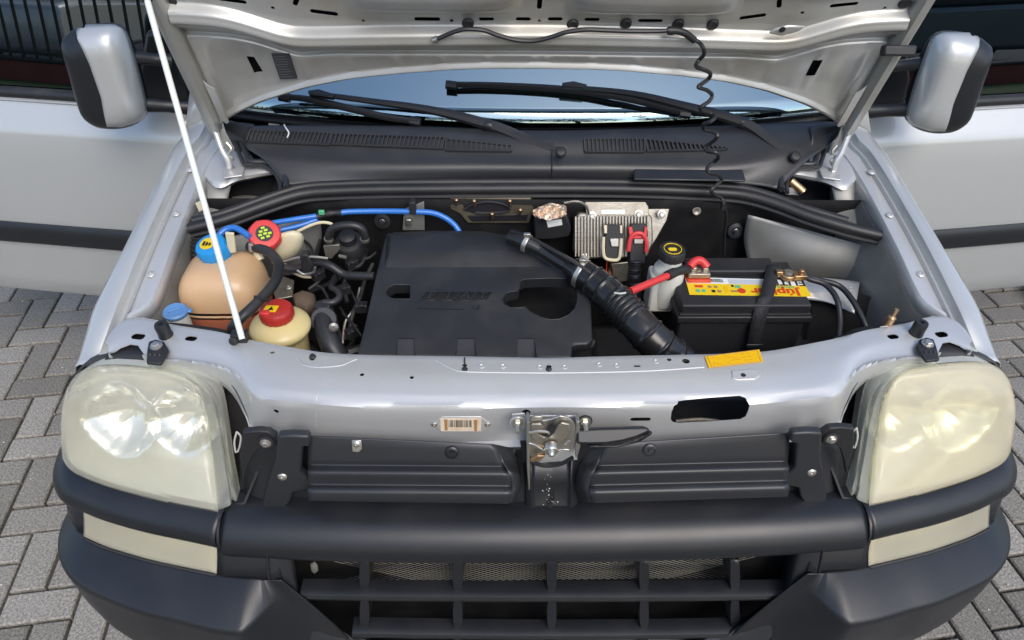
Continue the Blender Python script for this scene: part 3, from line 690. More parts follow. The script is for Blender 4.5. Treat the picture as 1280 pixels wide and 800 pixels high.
# hinges
for s in (1, -1):
    q = lambda u, v, y: S(P(u, v, y=y), s)
    bp = mk('hinge_plate', prism([S(P(u, v, z=1.022), s) for u, v in ((279, 212), (300, 206), (306, 211), (303, 221), (280, 224))], (0, 0, .004)), SILVER_IN, van, bevel=.0015)
    mk('gooseneck', tube([q(287, 211, 1.40), q(285, 200, 1.405), q(278, 188, 1.41), q(272, 172, 1.42), q(268, 158, 1.43)], [.006, .007, .006, .006, .007], 8, 20), SILVER_IN, bp)
    mk('hinge_arm', cat(prism([q(u, v, 1.43) for u, v in ((262, 160), (268, 148), (277, 150), (282, 166), (293, 186), (290, 192), (282, 186))], (0, .004, 0)), prism([q(u, v, 1.425) for u, v in ((255, 130), (262, 118), (268, 132), (280, 150), (272, 158))], (0, .004, 0))), HOODIN, bp, bevel=.0015)
    mk('hinge_spring', tube([q(283, 178, 1.425), q(289, 186, 1.42), q(285, 193, 1.415), q(291, 198, 1.412), q(287, 206, 1.41)], .0028, 6, 24), STEEL, bp)
    bolt(q(290.6, 214, 1.405)+Vector((0, -.005, .006)), (0, -.2, 1), .0065, bp, STEEL)
# ------------------------------------------------------------------ cowl, seal, screen, wipers
def crow(lst): return PL(lst)
rows = [crow([(312, 157, 1.092), (400, 156, 1.092), (500, 157, 1.09), (600, 161, 1.086), (690, 163, 1.085), (780, 161, 1.086), (900, 157, 1.09), (1000, 152, 1.094), (1048, 152, 1.095)]),
        crow([(308, 163, 1.088), (400, 163, 1.087), (500, 166, 1.084), (600, 171, 1.08), (690, 174, 1.079), (780, 172, 1.08), (900, 170, 1.082), (1000, 163, 1.088), (1050, 160, 1.09)]),
        crow([(306, 182, 1.065), (400, 187, 1.062), (500, 191, 1.058), (600, 193, 1.056), (690, 195, 1.055), (780, 195, 1.055), (900, 195, 1.056), (980, 190, 1.062), (1040, 178, 1.07)]),
        crow([(330, 200, 1.048), (400, 206, 1.043), (500, 209, 1.04), (600, 210, 1.038), (690, 211, 1.038), (780, 211, 1.038), (900, 212, 1.038), (970, 205, 1.045), (1010, 200, 1.05)]),
        crow([(356, 232, 1.012), (400, 229, 1.012), (500, 227, 1.01), (600, 226, 1.008), (690, 226, 1.008), (780, 227, 1.008), (900, 229, 1.01), (950, 232, 1.012), (972, 236, 1.012)])]
cowl = mk('cowl_panel', loft(rows, 80, 26), PLASTG, van, solid=.003, off=-1)
def cowl_pt(u, v):
    # point on the cowl surface near the grille rows
    return on(cowl, u, v)[0]
mk('cowl_seam', tube([cowl_pt(690, 166), cowl_pt(690, 180), P(690, 195, z=1.057), P(690, 211, z=1.040), P(690, 225, z=1.012)], .0014, 6), BLACKP, cowl)
# vents: leaning slats over a flat black plate painted as the shade between them
vents = []
def vent(u0, u1, n, va, vb, lean, dark=True):
    q0 = None; q = [cowl_pt(u0, va(u0)), cowl_pt(u1, va(u1)), cowl_pt(u1+lean*.6, vb(u1)), cowl_pt(u0+lean*.6, vb(u0))]
    up = Vector((0, -.35, .94))
    mk('vent_frame', cat(tube([q[0]+up*.003, q[1]+up*.003], .0028, 6), tube([q[3]+up*.003, q[2]+up*.003], .0028, 6)), PLASTG, cowl)
    if dark: mk('vent_shade_plate', prism([p+up*.0008 for p in q], up*.0012), BLACKP, cowl, smooth=False)
    sl_ = []
    for k in range(n+1):
        u = u0+(u1-u0)*k/n; a, b = cowl_pt(u, va(u)), cowl_pt(u+lean, vb(u)); w_ = Vector((.0017, 0, 0)); d = up*.0065
        sl_.append(prism([a-w_, a+w_, b+w_, b-w_], d))
    mk('vent_slats', cat(*sl_), PLASTG, cowl, smooth=False, kind='stuff')
va = lambda u: 164+(u-310)*.034; vb = lambda u: 178+(u-310)*.040
vent(314, 416, 20, va, vb, -5)
vent(416, 556, 26, lambda u: va(u)+.5, lambda u: vb(u)-1, -3, False)
vent(558, 640, 13, lambda u: 175+(u-558)*.10, lambda u: 189+(u-558)*.012, -1)
vent(730, 805, 15, lambda u: 175+(u-730)*.0, lambda u: 191, 1)
vent(806, 905, 18, lambda u: 175+(u-806)*.10, lambda u: 190-(u-806)*.02, 3, False)
# low raised pad on the right half
mk('cowl_pad', prism([P(u, v, z=1.032) for u, v in ((792, 206), (830, 208), (832, 202), (925, 205), (932, 228), (792, 226))], (0, -.001, .0055)), PLASTG, cowl, bevel=.003)
# seal: double bead
sp = [P(u, v, z=z) for u, v, z in ((226, 289, .968), (240, 285, .972), (280, 275, .98), (330, 257, .99), (375, 243, .998), (420, 239, 1.0), (500, 237, 1.0), (690, 236, 1.0), (800, 237, 1.0), (900, 241, .999), (935, 245, .998), (970, 255, .993), (1010, 270, .985), (1060, 285, .977), (1106, 296, .967))]
seal = mk('weather_seal', tube(sp, .0115, 12, 120), RUBBER, van)
mk('seal_bead', tube([p+Vector((0, .012, .010)) for p in sp[1:-1]], .0085, 10, 120), RUBBER, seal)
mk('seal_lip', tube([p+Vector((0, -.006, -.014)) for p in sp], .006, 8, 120), RUBBER, seal)
# silver hinge panels and drain trough openings left and right of the cowl
for s in (1, -1):
    top = PL([(246, 172, 1.035), (262, 176, 1.03), (285, 186, 1.028), (312, 192, 1.028)])
    md = PL([(243, 190, 1.03), (262, 196, 1.025), (285, 204, 1.020), (322, 205, 1.024)])
    bt = PL([(250, 214, 1.012), (270, 231, 1.004), (296, 222, 1.01), (338, 214, 1.016)])
    lw = [p+Vector((.004, .006, -.012)) for p in bt]
    mk('hinge_panel', loft([[S(p, s) for p in r] for r in (top, md, bt, lw)], 24, 16), SILVER_IN, van, solid=.0016, off=0)
    # moulded gutter rim that arches round the opening
    gp = PL([(303, 178, 1.05), (310, 196, 1.036), (316, 205, 1.03), (335, 206, 1.028), (350, 213, 1.022), (358, 226, 1.012), (359, 238, 1.006)])
    gp = [S(p, s) for p in gp]
    gp = [p+Vector((0, -.004, .008)) for p in gp]
    gr_ = mk('gutter_rim', tube(gp, .0068, 10, 40), PLASTG, van); mk('rim_lip', tube([p+Vector((-.012*s, -.005, -.005)) for p in gp], .0048, 8, 40), PLASTG, gr_)
    mk('cowl_end', loft([[S(p, s) for p in PL(r)] for r in ([(272, 150, 1.10), (290, 152, 1.098), (318, 156, 1.092)], [(280, 166, 1.07), (294, 168, 1.074), (316, 168, 1.08)], [(292, 178, 1.045), (302, 180, 1.05), (318, 186, 1.058)])], 12, 10), PLASTG, van, solid=.003)
    tr = mk('drain_trough', loft([[S(p, s) for p in PL(r)] for r in ([(284, 226, .96), (305, 226, .96), (345, 222, .965)], [(286, 250, .93), (305, 253, .93), (350, 245, .93)], [(288, 272, .93), (308, 268, .93), (350, 252, .93)])], 14, 10), VOID, van, solid=.003)
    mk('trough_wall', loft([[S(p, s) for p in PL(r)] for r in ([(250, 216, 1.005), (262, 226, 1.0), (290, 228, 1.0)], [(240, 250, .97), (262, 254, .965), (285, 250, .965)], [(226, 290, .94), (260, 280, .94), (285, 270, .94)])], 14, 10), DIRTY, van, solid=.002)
mk('wiper_motor_arm', tube([P(988, 226, y=1.37), P(1000, 236, y=1.36), P(1004, 240, y=1.355)], .009, 10), BRASS, van)
mk('wiper_bracket', prism([P(u, v, y=1.36) for u, v in ((980, 237), (990, 235), (1000, 240), (998, 244), (982, 243))], (0, .004, 0)), SILVER_IN, van)
# crumpled foil in the left trough
mk('foil_sheet', loft([PL(r) for r in ([(290, 246, .965), (310, 244, .968), (335, 247, .962)], [(288, 254, .958), (310, 252, .964), (330, 253, .956)], [(290, 260, .95), (306, 258, .956), (322, 256, .95)])], 12, 10), ALU, van, solid=.001)
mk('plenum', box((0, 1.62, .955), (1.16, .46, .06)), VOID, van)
# windscreen
def wsx(x): return 1.505+.10*(abs(x)/.72)**2.2
rows = []
for k in range(20):
    f = k/19; d = .86*f
    rows.append([Vector((x*(1-.10*f), wsx(x)+d*cos(rad(37))-.0*f, 1.078+d*sin(rad(37))-.015*(abs(x)/.7)**2*f+.03*sin(pi*f))) for x in np.linspace(-.745, .745, 50)])
ws = mk('windscreen', grid(rows), GLASS, van, solid=.004, off=-1)
rowb = [[p+Vector((0, .006, -.007)) for p in rows[k]] for k in range(0, 2)]
mk('screen_band', grid(rowb), BLACKP, ws, solid=.001)
# black frit patches in the lower screen corners
for s in (1, -1):
    pts = []
    for k in range(16):
        f = k/15; x = .70-.36*f; pts.append((x, .012+.05*sin(pi*f)**.8))
    fr = [[Vector((s*x, wsx(x)+d*cos(rad(37))+.0055, 1.078+d*sin(rad(37))-.0045)) for x, d in ((x, e) for x, hh in pts)] for e in ()]
    rws = []
    for e in np.linspace(0, 1, 5): rws.append([Vector((s*x, wsx(x)+(hh*e+.004)*cos(rad(37))+.0065, 1.078+(hh*e+.004)*sin(rad(37))-.0035)) for x, hh in pts])
    mk('screen_corner_band', grid(rws), BLACKP, ws, solid=.0008)
# cabin: dashboard, dark floor, seats, bulkhead behind
dx_ = list(np.linspace(-.74, .74, 9))
dash = mk('dashboard', loft([[Vector((x, wsx(x)+.012, 1.055)) for x in dx_], [Vector((x, wsx(x)+.10, 1.06)) for x in dx_], [Vector((x, wsx(x)+.30, 1.06)) for x in dx_], [Vector((x, wsx(x)+.42, 1.02)) for x in dx_], [Vector((x, wsx(x)+.44, .80)) for x in dx_]], 30, 14), BLACK, van, solid=.01)
for s in (1, -1): mk('kick_panel', prism([Vector((s*.765, y, z)) for y, z in ((1.58, .4), (1.95, .4), (1.95, 1.15), (1.80, 1.2), (1.62, 1.06))], (-s*.02, 0, 0)), BLACK, van)
for sx in (-.36, .36):
    mk('seat', cat(box((sx, 2.42, .62), (.5, .5, .2)), box((sx, 2.70, 1.0), (.5, .14, .72), Matrix.Rotation(rad(12), 4, 'X')), box((sx, 2.78, 1.45), (.26, .1, .18))), BLACK, van, bevel=.04)
mk('steering_wheel', tube([Vector((-.36+.18*cos(a), 2.02+.07*sin(a), 1.02+.165*sin(a))) for a in np.linspace(0, 2*pi, 33)], .014, 8), BLACK, van)
# wipers
def on_screen(u, v, lift=.02):
    # screen plane near its base, lifted
    n = Vector((0, -sin(rad(37)), cos(rad(37)))); return P(u, v, pl=(Vector((0, 1.53, 1.098))+n*lift, n))
def wiper(bl, arm, conn, cap, hinge):
    wp = mk('wiper', tube([on_screen(u, v, .030) for u, v in arm], [.012, .013, .012, .009, .007, .006], 8, 30), BLACK, van)
    a, b = [on_screen(u, v, .018) for u, v in (bl[0], bl[-1])]
    pth = crom([on_screen(u, v, .018) for u, v in bl], 30)
    n = Vector((0, -sin(rad(37)), cos(rad(37)))); t = (b-a).normalized(); sd_ = n.cross(t).normalized()
    prof = [(-.009, 0), (-.007, .007), (-.002, .011), (.003, .010), (.009, .001), (.004, -.003), (.0015, -.010), (-.0015, -.010), (-.004, -.003)]
    rws = [[p+sd_*x*(.75+.25*sin(pi*i/29))+n*z for x, z in prof] for i, p in enumerate(pth)]
    V, Fc = grid(rws, True); Fc += [list(range(9)), [29*9+k for k in range(9)]]
    mk('blade', (V, Fc), BLACK, wp)
    for k, (u, v) in enumerate((bl[0], bl[-1])):
        p = on_screen(u, v, .018); d = t*(.012 if k == 0 else -.012); mk('blade_end', tube([p-d*.4, p+d*1.6], .0105, 8), PLAST, wp)
    c = [on_screen(u, v, .028) for u, v in conn]
    mk('connector', prism(c, n*.014), PLAST, wp, bevel=.003)
    h = on_screen(*hinge, .03); mk('knuckle', lathe([(.011, -.010), (.0125, -.006), (.0125, .006), (.011, .010)], h, t, 14), PLAST, wp)
    mk('pivot_cap', lathe([(.012, -.006), (.012, .002), (.009, .005), (0, .006)], cap, n, 16), PLAST, wp)
wiper([(352, 121), (384, 124), (430, 134), (480, 146), (523, 153)], [(702, 192), (660, 176), (614, 157), (540, 138), (460, 126), (400, 118)], [(386, 117), (400, 115), (419, 121), (418, 126), (388, 122)], P(701, 190, z=1.078), (611, 157))
wiper([(560, 106), (620, 107), (705, 112), (780, 123), (860, 143)], [(996, 196), (965, 178), (928, 153), (850, 131), (790, 117), (725, 110)], [(702, 107), (716, 105), (733, 109), (733, 114), (702, 112)], P(994, 196, z=1.06), (929, 153))
mk('hair_strand', tube([P(355, 156, z=1.10), P(358, 161, z=1.10), P(361, 166, z=1.095), P(359, 172, z=1.09)], .0015, 6, 16), WHITE, cowl)
# ------------------------------------------------------------------ headlights
LT = [(86, 486, .90), (101, 466, .926), (131, 457, .938), (185, 460, .937), (225, 467, .932), (243, 480, .922)]
LB = [(80, 572, .765), (94, 589, .748), (134, 606, .744), (195, 623, .742), (240, 633, .740), (273, 639, .740)]
LL = [(86, 486, .90), (81, 510, .87), (79, 540, .82), (80, 572, .765)]
LR = [(243, 480, .922), (256, 510, .885), (264, 560, .82), (273, 639, .740)]
for s in (1, -1):
    F_ = lambda lst, d=0: [S(p, s)+Vector((0, d, 0)) for p in PL(lst)]
    nrm = Vector((-.25*s, -.8, .55)).normalized()
    LM = LENSL if s == 1 else LENSR
    hc = F_([(180, 550, .83)])[0]
    hl = mk('headlight', (lambda g: g)(coons(*[[p+Vector((0, 0, -.012)) for p in F_(q_, .085)] for q_ in (LT, LB, LL, LR)], 20, 16)), SHELL, van, solid=.002)
    lp0 = F_(LT)+F_(LR)[1:]+F_(LB)[::-1][1:]+F_(LL)[::-1][1:-1]; hcen = sum(lp0, Vector())/len(lp0)
    mk('shell_wall', grid([[hcen+(p-hcen)*k+Vector((0, d, -.14*d)) for p in crom(lp0, 60, True)] for k, d in ((.985, .006), (.985, .045), (1.0, .086))], True), SHELL, hl)
    mk('lens', coons(F_(LT), F_(LB), F_(LL), F_(LR), 40, 32, .017, nrm, .36), LM, hl, solid=.003, off=-1)
    # rounded steps of the lens along the inner edge
    st1 = [(185, 459, .940), (222, 463, .936), (248, 475, .93), (265, 495, .91), (274, 530, .87), (282, 580, .81), (289, 628, .752)]
    ed = [(150, 459, .938), (205, 465, .934), (243, 481, .921), (257, 512, .883), (264, 560, .82), (270, 610, .765), (274, 638, .741)]
    ed2 = [(188, 458.5, .941), (226, 461, .938), (255, 473, .932), (273, 494, .912), (281, 530, .87), (288, 580, .81), (296, 625, .752)]
    mk('lens_edge', loft([F_(ed, -.004), F_(ed, .001), F_(st1, -.006), F_(st1, .006), F_(ed2, -.002), F_(ed2, .022)], 40, 22), LENSRIM, hl, solid=.002)
    # reflector bowls behind the lens
    for (u, v, z, r, dp) in ((218, 548, .845, .064, .05), (140, 545, .85, .070, .045)):
        c = S(P(u, v, z=z), s)+Vector((0, .035, 0))
        prof = [(r, .0), (r*.9, -.012), (r*.7, -.028), (r*.45, -.040), (r*.2, -.046), (0, -.047)]
        mk('reflector', lathe(prof, c, (-.10*s, -1, .45), 64, mod=lambda a, z: 1+.05*cos(4*a)+.015*(1 if sin(14*a) > 0 else -1), cap=False), CHROME, hl, solid=.001)
        mk('bulb', lathe([(.006, -.03), (.007, -.01), (.006, .0), (0, .004)], c, (-.1*s, -1, .35), 12), WHITET, hl)
    # brow of the reflector housing
    mk('reflector_brow', loft([F_([(88, 490, .895), (130, 474, .905), (190, 478, .90), (240, 492, .89)], .012), F_([(92, 505, .875), (130, 492, .88), (190, 500, .87), (246, 520, .855)], .03), F_([(92, 515, .86), (130, 502, .865), (190, 512, .855), (250, 530, .84)], .06)], 24, 12), LM, hl, solid=.001)
    # black housing seen round the lens
    hs = [(84, 482, .90), (100, 464, .926), (130, 452, .932), (180, 452, .934), (240, 459, .934), (272, 467, .932), (292, 488, .92), (306, 515, .89), (318, 545, .85), (322, 590, .80), (303, 636, .745), (276, 642, .735), (180, 620, .735), (92, 590, .735), (78, 560, .76)]
    hp = [p+Vector((0, 0, -.03)) for p in F_(hs, .105)]; mk('housing', prism(hp, (0, .03, -.008)), BLACK, hl, bevel=.004)
    rim_ = F_(hs, .012); ci = sum(rim_, Vector())/len(rim_)
    mk('housing_rim', grid([[ci+(p-ci)*k+Vector((0, d, -.3*d)) for p in rim_] for k, d in ((.99, .0), (1.015, .0), (1.015, .05), (1.0, .09))], True), BLACK, hl)
    tp_ = hs[2:9]; mk('housing_top', loft([[p+Vector((0, 0, .001)) for p in F_(tp_, .004)], [p+Vector((0, 0, .004)) for p in F_(tp_, .02)], [p+Vector((0, 0, .004)) for p in F_(tp_, .10)]], 30), BLACK, hl, solid=.002)
    # inner ear with bolt
    er = [(303, 541), (322, 539), (336, 540), (345, 546), (346, 556), (338, 562), (326, 561), (318, 566), (310, 582), (304, 600), (300, 570)]
    ear = mk('headlight_ear', prism([S(P(u, v, y=.742), s) for u, v in er], (0, .012, 0)), BLACK, van, bevel=.002)
    c = S(P(333, 551, y=.742), s); mk('boss', lathe([(.013, -.002), (.013, .005), (.009, .006), (.009, .003), (0, .003)], c, (0, -1, .1), 18), BLACK, ear); bolt(c+Vector((0, -.004, 0)), (0, -1, .1), .006, ear, STEEL)
    mk('wire_clip', tube([S(P(u, v, y=.765), s) for u, v in ((296, 540), (301, 546), (299, 560), (295, 566), (293, 552), (296, 540))], .0016, 6, 20), WHITET, hl)
# ------------------------------------------------------------------ bumper
Bp = [(p.x, p.y) for p in PL([(279, 642), (240, 634), (195, 625), (160, 616), (134, 608), (110, 598), (94, 590), (82, 578)], z=.738)]
Bp = Bp[::-1]; Bp = [(-.872, 1.02), (-.876, .92)] + [(-.866, .845)] + Bp[1:]
Bpc = [(-.812, 1.02), (-.815, .92), (-.808, .845), (-.786, .79)] + Bp[7:] + [(-.53, Bp[-1][1]-.004), (-.515, Bp[-1][1]-.0055)]; yB = Bp[-1][1]
corner = [(.052, .634), (.058, .633), (.124, .598), (.129, .595), (.132, .590), (.133, .584), (.133, .578), (.133, .55), (.132, .50), (.126, .43), (.112, .36), (.08, .29), (.04, .25)]
ctap = lambda f: float(np.interp(f, [0, .22, .5, 1], [.60, .66, .92, 1]))
bump = mk('bumper', box((0, .80, .50), (1.0, .06, .34)), VOID, van)
for s in (1, -1):
    m = lambda vf: ([S(p, s) for p in vf[0]], vf[1])
    cs_ = sweep(Bpc, corner, 90, 0, ctap)
    mk('corner_trim', m(sweep(Bp, [(-.012, .742), (.008, .740), (.024, .732), (.036, .719), (.041, .704), (.038, .692), (.028, .686), (.01, .686)], 60, 18)), PLAST, bump, solid=.002)
    mk('trim_end', m(prism([Vector((-.5545, .714-o, z)) for o, z in ((-.012, .742), (.01, .739), (.026, .731), (.037, .718), (.042, .703), (.038, .691), (.02, .686), (-.01, .686))], (-.004, 0, 0))), PLAST, bump)
    Lp = Bp[4:]
    ll = mk('lower_lamp', m(sweep(Lp+[(-.545, .706)], [(.030, .688), (.034, .687), (.042, .668), (.052, .646), (.056, .638), (.056, .633)], 50)), LENSB, van, solid=.003)
    mk('lamp_back', m(sweep(Lp+[(-.545, .706)], [(.010, .688), (.020, .655), (.024, .632)], 40)), REFL, ll)
    mk('lamp_rim', m(tube([Vector((q[0], q[1], 0)) for q in [(p[0], p[1]) for p in sweep(Lp+[(-.542, .705)], [(.0585, .633), (.06, .63)], 40)[0][::2]]], .0028, 6)), BLACK, ll)
    rim = ll.children[-1]; rim.location.z = .634-WO[ll].z
    mk('side_fill', m(sweep([(-.828, 1.02), (-.831, .92), (-.825, .845)]+Bp[3:6], [(.020, .690), (.030, .685), (.042, .66), (.050, .630)], 24)), PLAST, bump, solid=.003)
    last = cs_[0][-len(corner):]; rws = []
    tg = []
    for p in last:
        ob = float(np.interp(p.z, [.25, .45, .56, .635], [.05, .075, .066, .056])); tg.append(Vector((float(np.interp(p.z, [.45, .56, .60, .64], [-.36, -.415, -.440, -.465])), yB-.009-ob, p.z)))
    for i in range(26):
        f = i/25; e = min(1, f/.75); e = e*e*(3-2*e); rr = []
        for p, t_ in zip(last, tg): rr.append(Vector((p.x+(t_.x-p.x)*f, p.y+(t_.y-p.y)*e, p.z)))
        rws.append(rr)
    nc = len(corner); crow_ = [cs_[0][k*nc:(k+1)*nc] for k in range(90)]
    mk('corner_skin', m(grid(crow_+rws[1:])), PLAST, bump, solid=.003, off=-1)
    up_ = [[Vector((x, yB-.004-.005*k/9-o, z)) for o, z in ((-.02, .695), (.026, .690), (.036, .676), (.046, .656), (.053, .640), (.050, .626))] for k, x in enumerate(np.linspace(-.568, -.462, 10))]
    mk('upper_fill', m(grid(up_)), PLAST, bump, solid=.003)
beam = [(-.552, .7155), (-.54, .713), (-.40, .703), (-.2, .696), (0, .694), (.2, .696), (.40, .703), (.54, .713), (.552, .7155)]
mk('upper_beam', sweep(beam, [(-.05, .744), (-.02, .742), (.004, .738), (.022, .729), (.036, .714), (.043, .698), (.043, .684), (.036, .674), (.02, .669), (-.01, .669)], 70, 26), PLAST, bump, solid=.003)
for s in (1, -1):
    mk('beam_end', prism([Vector((s*.5515, .715-o, z)) for o, z in ((-.05, .744), (-.02, .742), (.004, .738), (.022, .729), (.036, .714), (.043, .698), (.043, .684), (.036, .674), (.02, .669), (-.05, .669))], (-s*.004, 0, 0)), PLAST, bump)
# grille surround, back, bars and mesh
x_ring = [(285, 690), (290, 740), (306, 800), (345, 860), (420, 905), (540, 930), (690, 936)]
o_ring = [(334, 692), (340, 730), (358, 768), (392, 806), (440, 838), (540, 862), (690, 868)]
m_ring = [(366, 694), (376, 738), (396, 764), (440, 790), (500, 806), (570, 813), (690, 816)]
def ringpts(r, dy=0, n=40):
    L = []
    for (u, v) in r:
        y = .666-.044*(v-694)/130; L.append(P(u, v, y=y+dy))
    L = crom(L, n); L = [Vector((p.x-L[-1].x*(i/(n-1)), p.y, p.z)) for i, p in enumerate(L)]
    return L + [S(p, -1) for p in L[:-1]][::-1]
mk('grille_surround', loft([ringpts(o_ring, .006), ringpts(o_ring, .0), ringpts([((a+c)/2-2, (b+d)/2) for (a, b), (c, d) in zip(o_ring, m_ring)], .003), ringpts(m_ring, .018), ringpts(m_ring, .085)], 90, 24), PLASTG, bump, solid=.003)
mk('surround_seam', tube([p+Vector((0, -.0015, 0)) for p in ringpts(o_ring)], .0018, 6), BLACK, bump)
mk('lower_apron', box((0, .66, .33), (1.1, .04, .12)), PLAST, bump, bevel=.02)
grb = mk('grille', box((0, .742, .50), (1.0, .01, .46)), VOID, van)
for u in (455, 572, 690, 806, 920):
    rows = []
    for v, w_ in ((704, 6), (715, 7.5), (730, 8), (740, 6), (748, 3), (756, 6), (770, 8), (784, 7), (795, 3), (804, 6), (818, 8), (850, 8)):
        y = .668-.036*(v-703)/130; c = P(u, v, y=y); c.x = round(c.x/.0001)*.0001; w2 = w_*.0015
        rows.append([c+Vector((-w2, .05, 0)), c+Vector((-w2*.9, .008, 0)), c+Vector((-w2*.35, 0, 0)), c+Vector((w2*.35, 0, 0)), c+Vector((w2*.9, .008, 0)), c+Vector((w2, .05, 0))])
    mk('vertical_bar', loft(rows, 6, 24, False), PLAST, grb, solid=.001)
def hbar(u0, u1, v, bow):
    rows = []
    prof = [(.034, .007), (.012, .007), (.003, .004), (0, -.002), (.002, -.010), (.012, -.013), (.034, -.009)]
    for k in range(24):
        f = k/23; u = u0+(u1-u0)*f; c = P(u, v+bow*sin(pi*f), y=.662-.036*(v-703)/130); rows.append([c+Vector((0, dy, dz)) for dy, dz in prof])
    return grid(rows)
mk('horizontal_bar', hbar(375, 1002, 748, 2), PLAST, grb)
mk('horizontal_bar', hbar(440, 942, 795, 3), PLAST, grb)
wires = []; z0, z1 = P(572, 700, y=.715).z, P(572, 729, y=.715).z
for k in range(130):
    x0 = -.43+k*.0145
    for sg in (1, -1):
        xb = x0+sg*(z0-z1)*1.9
        if -.40 < min(x0, xb) and max(x0, xb) < .40: wires.append(tube([Vector((x0, .715, z0)), Vector((xb, .72, z1))], .00036, 3, cap=False))
mk('mesh_screen', cat(*wires), STEEL, grb, kind='stuff', smooth=False)
mk('dead_leaf', pillow([P(u, v, y=.70) for u, v in ((388, 705), (393, 702), (397, 706), (398, 713), (393, 717), (389, 713))], Vector((0, -1, 0)), .003, .003, 3), DIRTY, grb)
# ------------------------------------------------------------------ upper grille panel and moulded shrouds
rows = [[P(u, v, y=y) for u in (300, 420, 560, 690, 820, 960, 1078)] for v, y in ((556, .768), (590, .752), (622, .735), (645, .725))]
for r in rows: 
    for p in r: p.y += .02*(abs(p.x)/.5)**2
upg = mk('grille_panel', loft(rows, 50, 14), PLAST, van, solid=.003)
for s in (1, -1):
    # (u values for the left piece; the right one mirrors it)
    def shr(lst, y): return [S(P(u, v, y=y+.012*((690-u)/340)**2), s) for u, v in lst]
    us = (390, 440, 500, 560)
    rws = []
    for k, (vl, vr, ue, y) in enumerate(((544.5, 555, 617, .744), (556, 562, 622, .738), (574, 577, 628, .730), (581, 583, 632, .728), (586, 588, 635, .719), (591, 593, 637, .711), (599, 601, 640, .709), (606, 608, 641, .706), (611, 613, 641, .696), (617, 619, 640, .690), (625, 628.5, 636, .692), (624, 627, 634, .705))):
        rws.append(shr([(385, vl)]+[(u, vl+(vr-vl)*(u-385)/(ue-385)) for u in us]+[(ue, vr)], y))
    sh = mk('shroud', loft(rws, 30, 64), PLASTG, van, solid=.0025, off=0, ang=70)
    # the closed inner end
    rws = []
    for (u, v, y), (u2, v2) in zip(((617, 555, .744), (628, 577, .730), (636, 590, .712), (641, 608, .705), (641, 613, .699), (636, 628.5, .690)), ((646, 560), (652, 580), (655, 592), (656, 606), (654, 615), (646, 629))):
        a = S(P(u, v, y=y), s); rws.append([a, S(P(u2-6, v2, y=y+.012), s), S(P(u2-4, v2, y=.752), s)])
    mk('shroud_end', loft(rws, 10, 14), PLASTG, sh, solid=.002)
    # outer tab with screw
    tabp = [(347, 546), (366, 545), (386, 546), (388, 556), (378, 560), (376, 590), (384, 598), (392, 601), (390, 611), (366, 616), (362, 628), (353, 638), (328, 638), (328, 626), (344, 576)]
    tb = mk('shroud_tab', prism([S(P(u, v, y=.728), s) for u, v in tabp], (0, .016, 0)), PLASTG, sh, bevel=.004, bseg=3)
    c = S(P(353, 595.5, y=.728), s); bolt(c, (0, -1, .35), .0055, tb, STEEL, 'pan', 'screw')
    c = on(sh, 446 if s == 1 else 812, 556 if s == 1 else 562)
    if s == 1:
        mk('metal_clip', prism([on(sh, u, v, .001)[0] for u, v in ((440, 549), (452, 549), (453, 560), (449, 564), (441, 563))], (0, -.003, .001)), STEEL, sh, bevel=.001)
        bolt(*on(sh, 446, 554, .003), .0045, sh, STEEL, 'pan', 'screw')
        c = on(sh, 565, 565)
    mk('push_pin', lathe([(.0115, 0), (.011, .003), (.008, .0045), (.0075, .003), (.004, .003), (.003, .005), (0, .005)], c[0], c[1], 20), PLAST if s == 1 else PLASTG, sh)
    # headlamp side filler
    mk('side_filler', loft([[S(P(u, v, y=y), s) for u, v, y in r] for r in (((300, 560, .79), (330, 556, .775), (350, 552, .765)), ((300, 600, .775), (322, 600, .76), (345, 600, .75)), ((285, 640, .75), (310, 642, .74), (345, 645, .73)))], 10, 10), BLACK, van, solid=.002)
# centre channel
ch = mk('centre_channel', loft([[P(u, v, y=y) for u, v, y in r] for r in (((654, 575, .752), (664, 573, .748), (668, 573, .752), (690, 573, .753), (710, 573, .752), (714, 573, .748), (726, 575, .752)),
      ((656, 605, .738), (664, 605, .733), (668, 605, .737), (690, 606, .738), (710, 605, .737), (714, 605, .733), (724, 605, .738)), ((657, 626, .729), (664, 626, .724), (669, 626, .728), (690, 626, .729), (709, 626, .728), (714, 626, .724), (722, 626, .729)),
      ((657, 640, .722), (664, 640, .717), (671, 631, .724), (690, 631, .724), (707, 631, .724), (714, 640, .717), (722, 640, .722)), ((657, 641, .724), (664, 641, .722), (671, 641, .719), (690, 641, .719), (707, 641, .719), (714, 641, .722), (722, 641, .724)))], 40, 0, False), PLAST, van, solid=.003, ang=30)
mk('channel_hole_shade', lathe([(.005, -.002), (.005, .002), (0, .002)], P(688, 631, y=.719), (0, -1, .3), 14), BLACKP, ch)  # solid black disc stands for the shaded inside of a hole
sp_ = []
random.seed(11)
for k in range(16):
    u, v = 684+random.gauss(0, 4), random.uniform(592, 634); p, n = on(ch, u, v, .0006); sp_.append(lathe([(.0012*random.uniform(.4, 1.1), 0), (0, .0008)], p, n, 6))
mk('paint_chips', cat(*sp_), WHITEP, ch, kind='stuff')
